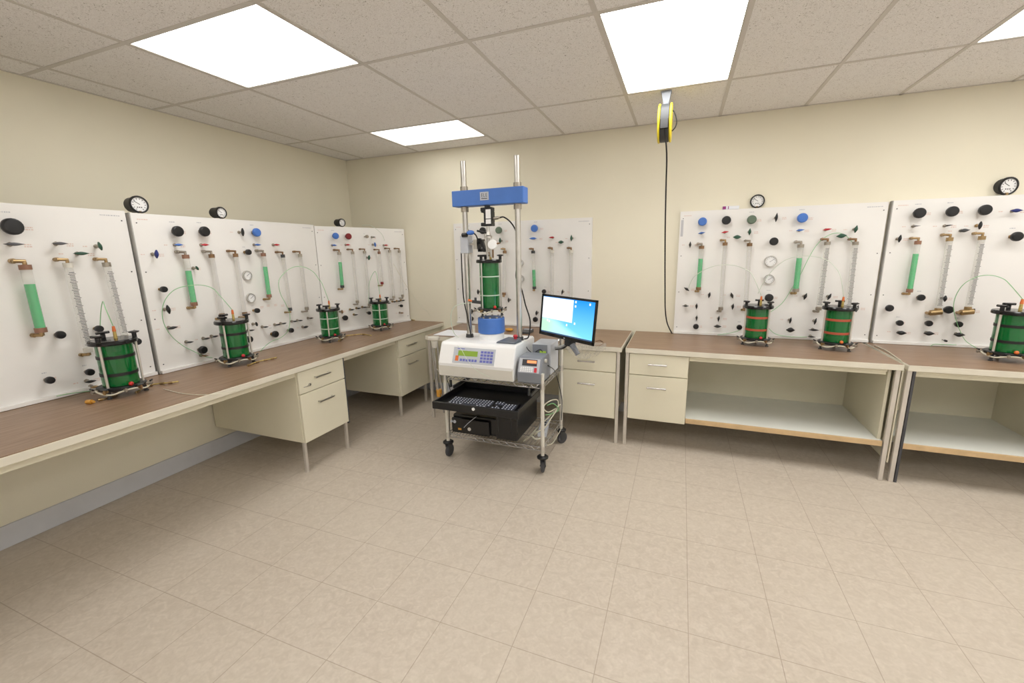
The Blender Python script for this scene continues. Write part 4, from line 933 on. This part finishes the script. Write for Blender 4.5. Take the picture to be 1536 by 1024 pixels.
part('arm_block', MB().box((2.16, YC - .02, 1.65), (2.2, YC + .02, 1.665)).box((2.195, YC - .02, 1.62), (2.225, YC + .02, 1.69)), 'steel', cb2, world=True)
q = onY(708, 452, YC - .1); part('red_valve', MB().cyl(q + V((-.03, 0, .01)), q + V((.01, 0, 0)), .01, .006, n=10), 'orange', lf, world=True)
part('valve_body', MB().cyl(q + V((.0, 0, .0)), q + V((.06, .03, -.01)), .012, n=10).cyl(q + V((.03, 0, .0)), q + V((.03, .0, .03)), .009, n=10), 'dark', lf, world=True)
cable([q + V((.0, 0, -.01)), q + V((-.08, 0, -.02)), q + V((-.16, 0, -.05)), q + V((-.2, .02, -.14)), q + V((-.19, .04, -.26)), q + V((-.14, .06, -.31))], .003, 'ctube', 'clear tube drooping from the mounted cell left of the column')
cable([V((2.09, YC - .02, 1.6)), V((2.095, YC - .03, 1.45)), V((2.10, YC - .03, 1.25)), V((2.13, YC - .035, 1.1)), V((2.15, YC - .03, .96))], .005, 'black', 'black cable running down the left steel column')
# keypad pod and stop button on the housing
pz = .936
pod = part('hand_pad', MB().hexa([(2.42, -1.36, pz), (2.575, -1.365, pz), (2.59, -1.26, pz), (2.47, -1.24, pz)], [(2.43, -1.355, pz + .012), (2.57, -1.36, pz + .014), (2.582, -1.265, pz + .03), (2.478, -1.247, pz + .03)]), 'padgrey', lf, world=True, bevel=.003)
part('stop_button', MB().cyl((2.548, -1.285, pz + .02), (2.548, -1.285, pz + .04), .012, n=14).ball((2.548, -1.285, pz + .045), .018, 14, (1, 1, .7)), 'kred', pod, world=True, label='red stop button')
cable(yy([(686, 518, -1.50), (692, 524, -1.51), (702, 541, -1.51), (716, 556, -1.51), (734, 565, -1.51)]), .0018, 'ctube', 'thin clear line drooping across the white machine front')

# grey control boxes
cbx = thing('control_box', 'grey control box with orange display beside the white machine base', 'control box', (2.73, -1.33, .681))
pf = [(-1.455, .682), (-1.46, .755), (-1.415, .856), (-1.40, .862), (-1.26, .862), (-1.25, .682)]
bb = MB().hexa([(2.622, y, z) for y, z in pf], [(2.80, y, z) for y, z in pf]); cs_ = part('housing', bb, 'grey', cbx, world=True, bevel=.006)
A2, B2_ = V((0, -1.46, .755)), V((0, -1.415, .856)); d2 = B2_ - A2; n2 = V((0, -d2.z, d2.y)).normalized()
def sl2(mb, x0, x1, t0, t1, a, b):
    p = lambda x, t, o: V((x, 0, 0)) + A2 + d2 * t + n2 * o
    return mb.hexa([p(x0, t0, a), p(x1, t0, a), p(x1, t1, a), p(x0, t1, a)], [p(x0, t0, b), p(x1, t0, b), p(x1, t1, b), p(x0, t1, b)])
fp = part('face_plate', sl2(MB(), 2.632, 2.785, .04, .95, .0005, .003), 'greylight', cbx, world=True)
part('display_bezel', sl2(MB(), 2.655, 2.765, .48, .9, .003, .0045), 'ink', fp, world=True)
part('orange_screen', sl2(MB(), 2.69, 2.76, .66, .84, .0045, .0052), 'lcdo', fp, world=True)
part('rocker_switch', sl2(MB(), 2.75, 2.768, .08, .38, .003, .009), 'kred', fp, world=True)
kk = MB()
for r_ in range(3):
    for c_ in range(6): sl2(kk, 2.645 + c_ * .016, 2.657 + c_ * .016, .10 + r_ * .11, .17 + r_ * .11, .003, .005)
part('buttons', kk, 'white', fp, world=True)
part('side_knob', MB().cyl((2.80, -1.36, .83), (2.812, -1.36, .83), .014, n=14), 'offwhite', cbx, world=True)
cb3 = thing('control_box', 'grey control box with green display standing behind the orange display one', 'control box', (2.73, -1.1, .681))
part('housing', MB().box((2.655, -1.215, .682), (2.80, -1.0, .915)), 'greylight', cb3, world=True, bevel=.005)
part('front_plate', MB().box((2.66, -1.219, .70), (2.775, -1.2155, .912)), 'grey', cb3, world=True)
q = onY(809.5, 526, -1.22); q2 = onY(819, 533, -1.22)
part('green_screen', MB().box((q.x, -1.2215, q2.z), (q2.x, -1.2195, q.z)), 'lcdg', cb3, world=True)
adp = yy([(786, 512, -1.15), (792, 524, -1.2), (800, 529, -1.2), (810, 524, -1.25), (815, 530, -1.2)])
cable(adp, .003, 'black', 'thin black cable lying across the grey control boxes')

# ------------------------------------------------------------------ monitor
TL, BL, TR, BR_ = V((2.683, -1.102, 1.278)), V((2.729, -1.150, .986)), V((3.152, -1.370, 1.268)), V((3.177, -1.425, .974))
ctr = (TL + BL + TR + BR_) / 4; ux = ((TR - TL) + (BR_ - BL)).normalized(); uz = ((TL - BL) + (TR - BR_)).normalized(); uz = (uz - ux * uz.dot(ux)).normalized(); uy = uz.cross(ux)
W_, H_ = .54, .305
mon = bpy.data.objects.new('monitor', None); COL.objects.link(mon); mon.location = ctr
mm = Matrix((ux, uy, uz)).transposed().to_4x4(); mon.rotation_euler = mm.to_euler()
mon['label'] = 'wide black computer monitor showing a blue desktop at the right of the cart'; mon['category'] = 'monitor'
ROOTS['monitor'] = Matrix.Translation(ctr) @ mm
w, h = W_ / 2, H_ / 2
bz = MB()
for x0_, x1_, z0_, z1_ in ((-w, -w + .016, -h, h), (w - .016, w, -h, h), (-w, w, h - .016, h), (-w, w, -h, -h + .024)): bz.box((x0_, -.012, z0_), (x1_, .0, z1_))
part('bezel', bz, 'blackgloss', mon, bevel=.002)
part('back_shell', MB().hexa([(-w, 0, -h), (w, 0, -h), (w, 0, h), (-w, 0, h)], [(-w * .8, .045, -h * .75), (w * .8, .045, -h * .75), (w * .8, .045, h * .75), (-w * .8, .045, h * .75)]), 'black', mon)
sc = part('screen', MB().quad((-w + .015, -.006, -h + .023), (w - .015, -.006, -h + .023), (w - .015, -.006, h - .015), (-w + .015, -.006, h - .015)), 'screen', mon)
part('open_window', MB().quad((-w + .016, -.0066, -.02), (.055, -.0066, -.026), (.055, -.0066, h - .02), (-w + .016, -.0066, h - .02)), 'window', sc)
ln = MB()
for k in range(12):
    z = h - .034 - k * .0115; L = random.uniform(.08, .27)
    ln.quad((-w + .028, -.007, z), (-w + .028 + L, -.007, z), (-w + .028 + L, -.007, z + .004), (-w + .028, -.007, z + .004))
part('text_lines', ln, 'winline', sc)
ic = MB()
for x, z in ((.07, .115), (.07, .085), (.2, .11), (.075, -.035), (.0, -.055), (-.2, -.045), (-.18, -.05)): ic.quad((x, -.0068, z), (x + .013, -.0068, z), (x + .013, -.0068, z + .015), (x, -.0068, z + .015))
part('icons', ic, 'window', sc)
part('taskbar', MB().quad((-w + .016, -.0067, -h + .0235), (w - .016, -.0067, -h + .0235), (w - .016, -.0067, -h + .033), (-w + .016, -.0067, -h + .033)), 'taskbar', sc)
part('maker_mark', MB().box((-.006, -.0126, -h + .008), (.006, -.0121, -h + .013)), 'greylight', mon)
part('mount', MB().box((-.01, .0, -h - .045), (.06, .05, -h + .08)), 'black', mon, bevel=.006)
part('cable_clip', MB().bar((.055, .01, -h - .03), (.085, .01, -h - .055), .02, .012), 'grey', mon)
ar = [V((2.79, -.92, .90)), onY(826, 521, -1.02), onY(838, 521, -1.12), onY(846, 518.5, -1.24), ctr + uz * (-h - .012) + uy * .035 + ux * .01]
part('support_arm', MB().tube(ar, .012, 12, 5).cyl((2.805, -.92, .84), (2.805, -.92, .91), .018, n=14), 'steel', mon, world=True)
part('arm_underside', MB().tube([p + V((0, 0, -.011)) for p in ar[1:]], .009, 10, 5), 'black', mon, world=True)
part('grey_grip', MB().cyl((.05, .02, -h - .03), (.10, .03, -h - .085), .022, .016, n=12).cyl((.10, .03, -h - .085), (.106, .032, -h - .092), .017, n=12), 'grey', mon)
bw = MB(); NU, NV = 24, 9; i0 = 0
for j in range(NV):
    for i in range(NU):
        u_ = i / (NU - 1); v_ = j / (NV - 1)
        dep = .03 + .085 * math.sin(PI * min(1, u_ * 1.05)) ** .8
        bw.v.append(V((2.80 + .34 * u_, -DB - .004 - .012 * abs(math.sin(u_ * 14 + v_ * 3)) * (.3 + v_), HB + .004 - dep * v_)))
for j in range(NV - 1):
    for i in range(NU - 1): bw.f.append((j * NU + i, j * NU + i + 1, (j + 1) * NU + i + 1, (j + 1) * NU + i)); bw.sm.append(True)
bo = len(bw.v)
bw.hexa([(2.80, -DB - .006, HB + .001), (3.14, -DB - .006, HB + .001), (3.12, -DB + .12, HB + .001), (2.83, -DB + .12, HB + .001)], [(2.80, -DB - .006, HB + .004), (3.14, -DB - .006, HB + .004), (3.12, -DB + .12, HB + .004), (2.83, -DB + .12, HB + .004)])
solo('bubble_wrap', bw, 'bubble', 'clear dotted plastic wrap draped over the bench edge below the monitor', 'plastic wrap')

# ------------------------------------------------------------------ small things on the bench behind
p0 = onZ(672, 500, HB + .003)
sheet = MB(); pts = [onZ(655, 500, HB + .05), onZ(674, 508, HB + .045), onZ(713, 509, HB + .004), onZ(712, 499, HB + .004), onZ(680, 493, HB + .03)]
ps_ = []
lo = [V((1.50, -.74, HB + .002)), V((1.80, -.74, HB + .002)), V((1.80, -.46, HB + .002)), V((1.50, -.46, HB + .002))]
hi = [p + V((0, 0, .004)) for p in lo]
solo('paper_stack', MB().hexa(lo, hi), 'paper', 'white paper sheets on the bench left of the steel column', 'paper')
q = onZ(764, 497, HB)
solo('yellow_item', MB().ball(q + V((0, 0, .018)), .045, 12, (1, .6, .4)), 'amber', 'small yellow item on the bench behind the machine', 'item')  # unidentified small yellow thing, a plain flattened ball
q = onZ(790, 499, HB)
t = thing('calculator', 'dark handheld calculator on the bench right of the steel column', 'calculator', q)
part('body', MB().hexa([(-.05, -.07, .001), (.05, -.07, .001), (.05, .07, .001), (-.05, .07, .001)], [(-.048, -.068, .02), (.048, -.068, .02), (.048, .068, .03), (-.048, .068, .03)]), 'dark', t, bevel=.004)
part('display', MB().hexa([(-.04, .025, .0262), (.04, .025, .0262), (.04, .058, .0292), (-.04, .058, .0292)], [(-.04, .025, .0268), (.04, .025, .0268), (.04, .058, .0298), (-.04, .058, .0298)]), 'greylight', t)
cable([onZ(x, y, HB + .004) for x, y in ((893, 512), (900, 510), (905, 514), (899, 518), (892, 518))], .0025, 'bronze', 'thin brown wire lying on the bench right of the monitor')
cable([onZ(x, y, HB + .005) for x, y in ((1312, 518), (1330, 526), (1346, 537), (1352, 541))], .004, 'wtube', 'cream cable lying over the joint between the two right benches')
cable([onZ(x, y, HB + .004) for x, y in ((245, 583), (275, 590), (310, 592), (345, 588), (380, 578))], .0018, 'wtube', 'thin clear line lying on the left worktop before the second cell')
P_ = [C.world(543, 338, .004), C.world(556, 338, .02), C.world(572, 350, .03), C.world(577, 361, .03)]
cable(P_, .002, 'ctube', 'thin clear tube hanging over the top of the corner panel')
P_ = [C.world(590, 395, .04), C.world(604, 420, .04), onY(618, 440, -.02), onY(632, 460, -.02), onY(640, 466, -.015), onY(646, 475, -.015)]
cable(P_, .002, 'wtube', 'thin cream wire drooping across the wall right of the corner panel')

# ------------------------------------------------------------------ cord reel
RX, RY = 3.505, -.781
rl = thing('cord_reel', 'black and yellow cord reel hanging from the ceiling', 'cord reel', (RX, RY, H - .005))
zc = 2.455 - H + .005
part('ceiling_clamp', MB().box((-.035, -.03, -.006), (.035, .03, .0)).hexa([(-.014, -.02, -.10), (.014, -.02, -.10), (.014, .02, -.10), (-.014, .02, -.10)], [(-.032, -.025, -.006), (.032, -.025, -.006), (.032, .025, -.006), (-.032, .025, -.006)]).box((-.04, -.03, -.115), (.04, .03, -.098)), 'grey', rl, bevel=.002)
dsk = MB().lathe((-.03, 0, zc), [(0, 0), (.115, 0), (.122, .004), (.122, .056), (.115, .06), (0, .0601)], 36, axis=(1, 0, 0))
part('drum', dsk, 'dark', rl)
for sx_ in (-1, 1):
    part('yellow_rim', MB().lathe((sx_ * .038 - .008, 0, zc), [(0, 0), (.118, 0), (.126, .004), (.126, .012), (.118, .016), (0, .0161)], 36, axis=(1, 0, 0)), 'yellow', rl)
part('cord_outlet', MB().box((-.026, -.127, zc - .06), (.026, -.09, zc - .0)).box((-.026, -.121, zc + .002), (.026, -.1, zc + .006)), 'blackgloss', rl, bevel=.003)
part('feed_cord', MB().tube([(.02, 0, -.11), (.055, 0, -.13), (.075, 0, -.19), (.07, 0, -.23), (.048, 0, -.255)], .004, 8), 'black', rl)
# the hanging cable
hp = []
seq = [(1000, 205), (1000, 230), (999, 280), (998, 330), (997.5, 380), (997.5, 430), (998, 465), (1001, 485), (1008, 500)]
y0_, y1_ = RY - .11, -.09
for x, y in seq: hp.append(onY(x, y, y0_ + (y1_ - y0_) * (y - 205) / 295))
hp[0] = V((RX, RY - .112, 2.42))
cable(hp, .0055, 'black', 'long black cord hanging from the reel down to the bench', 'cable')
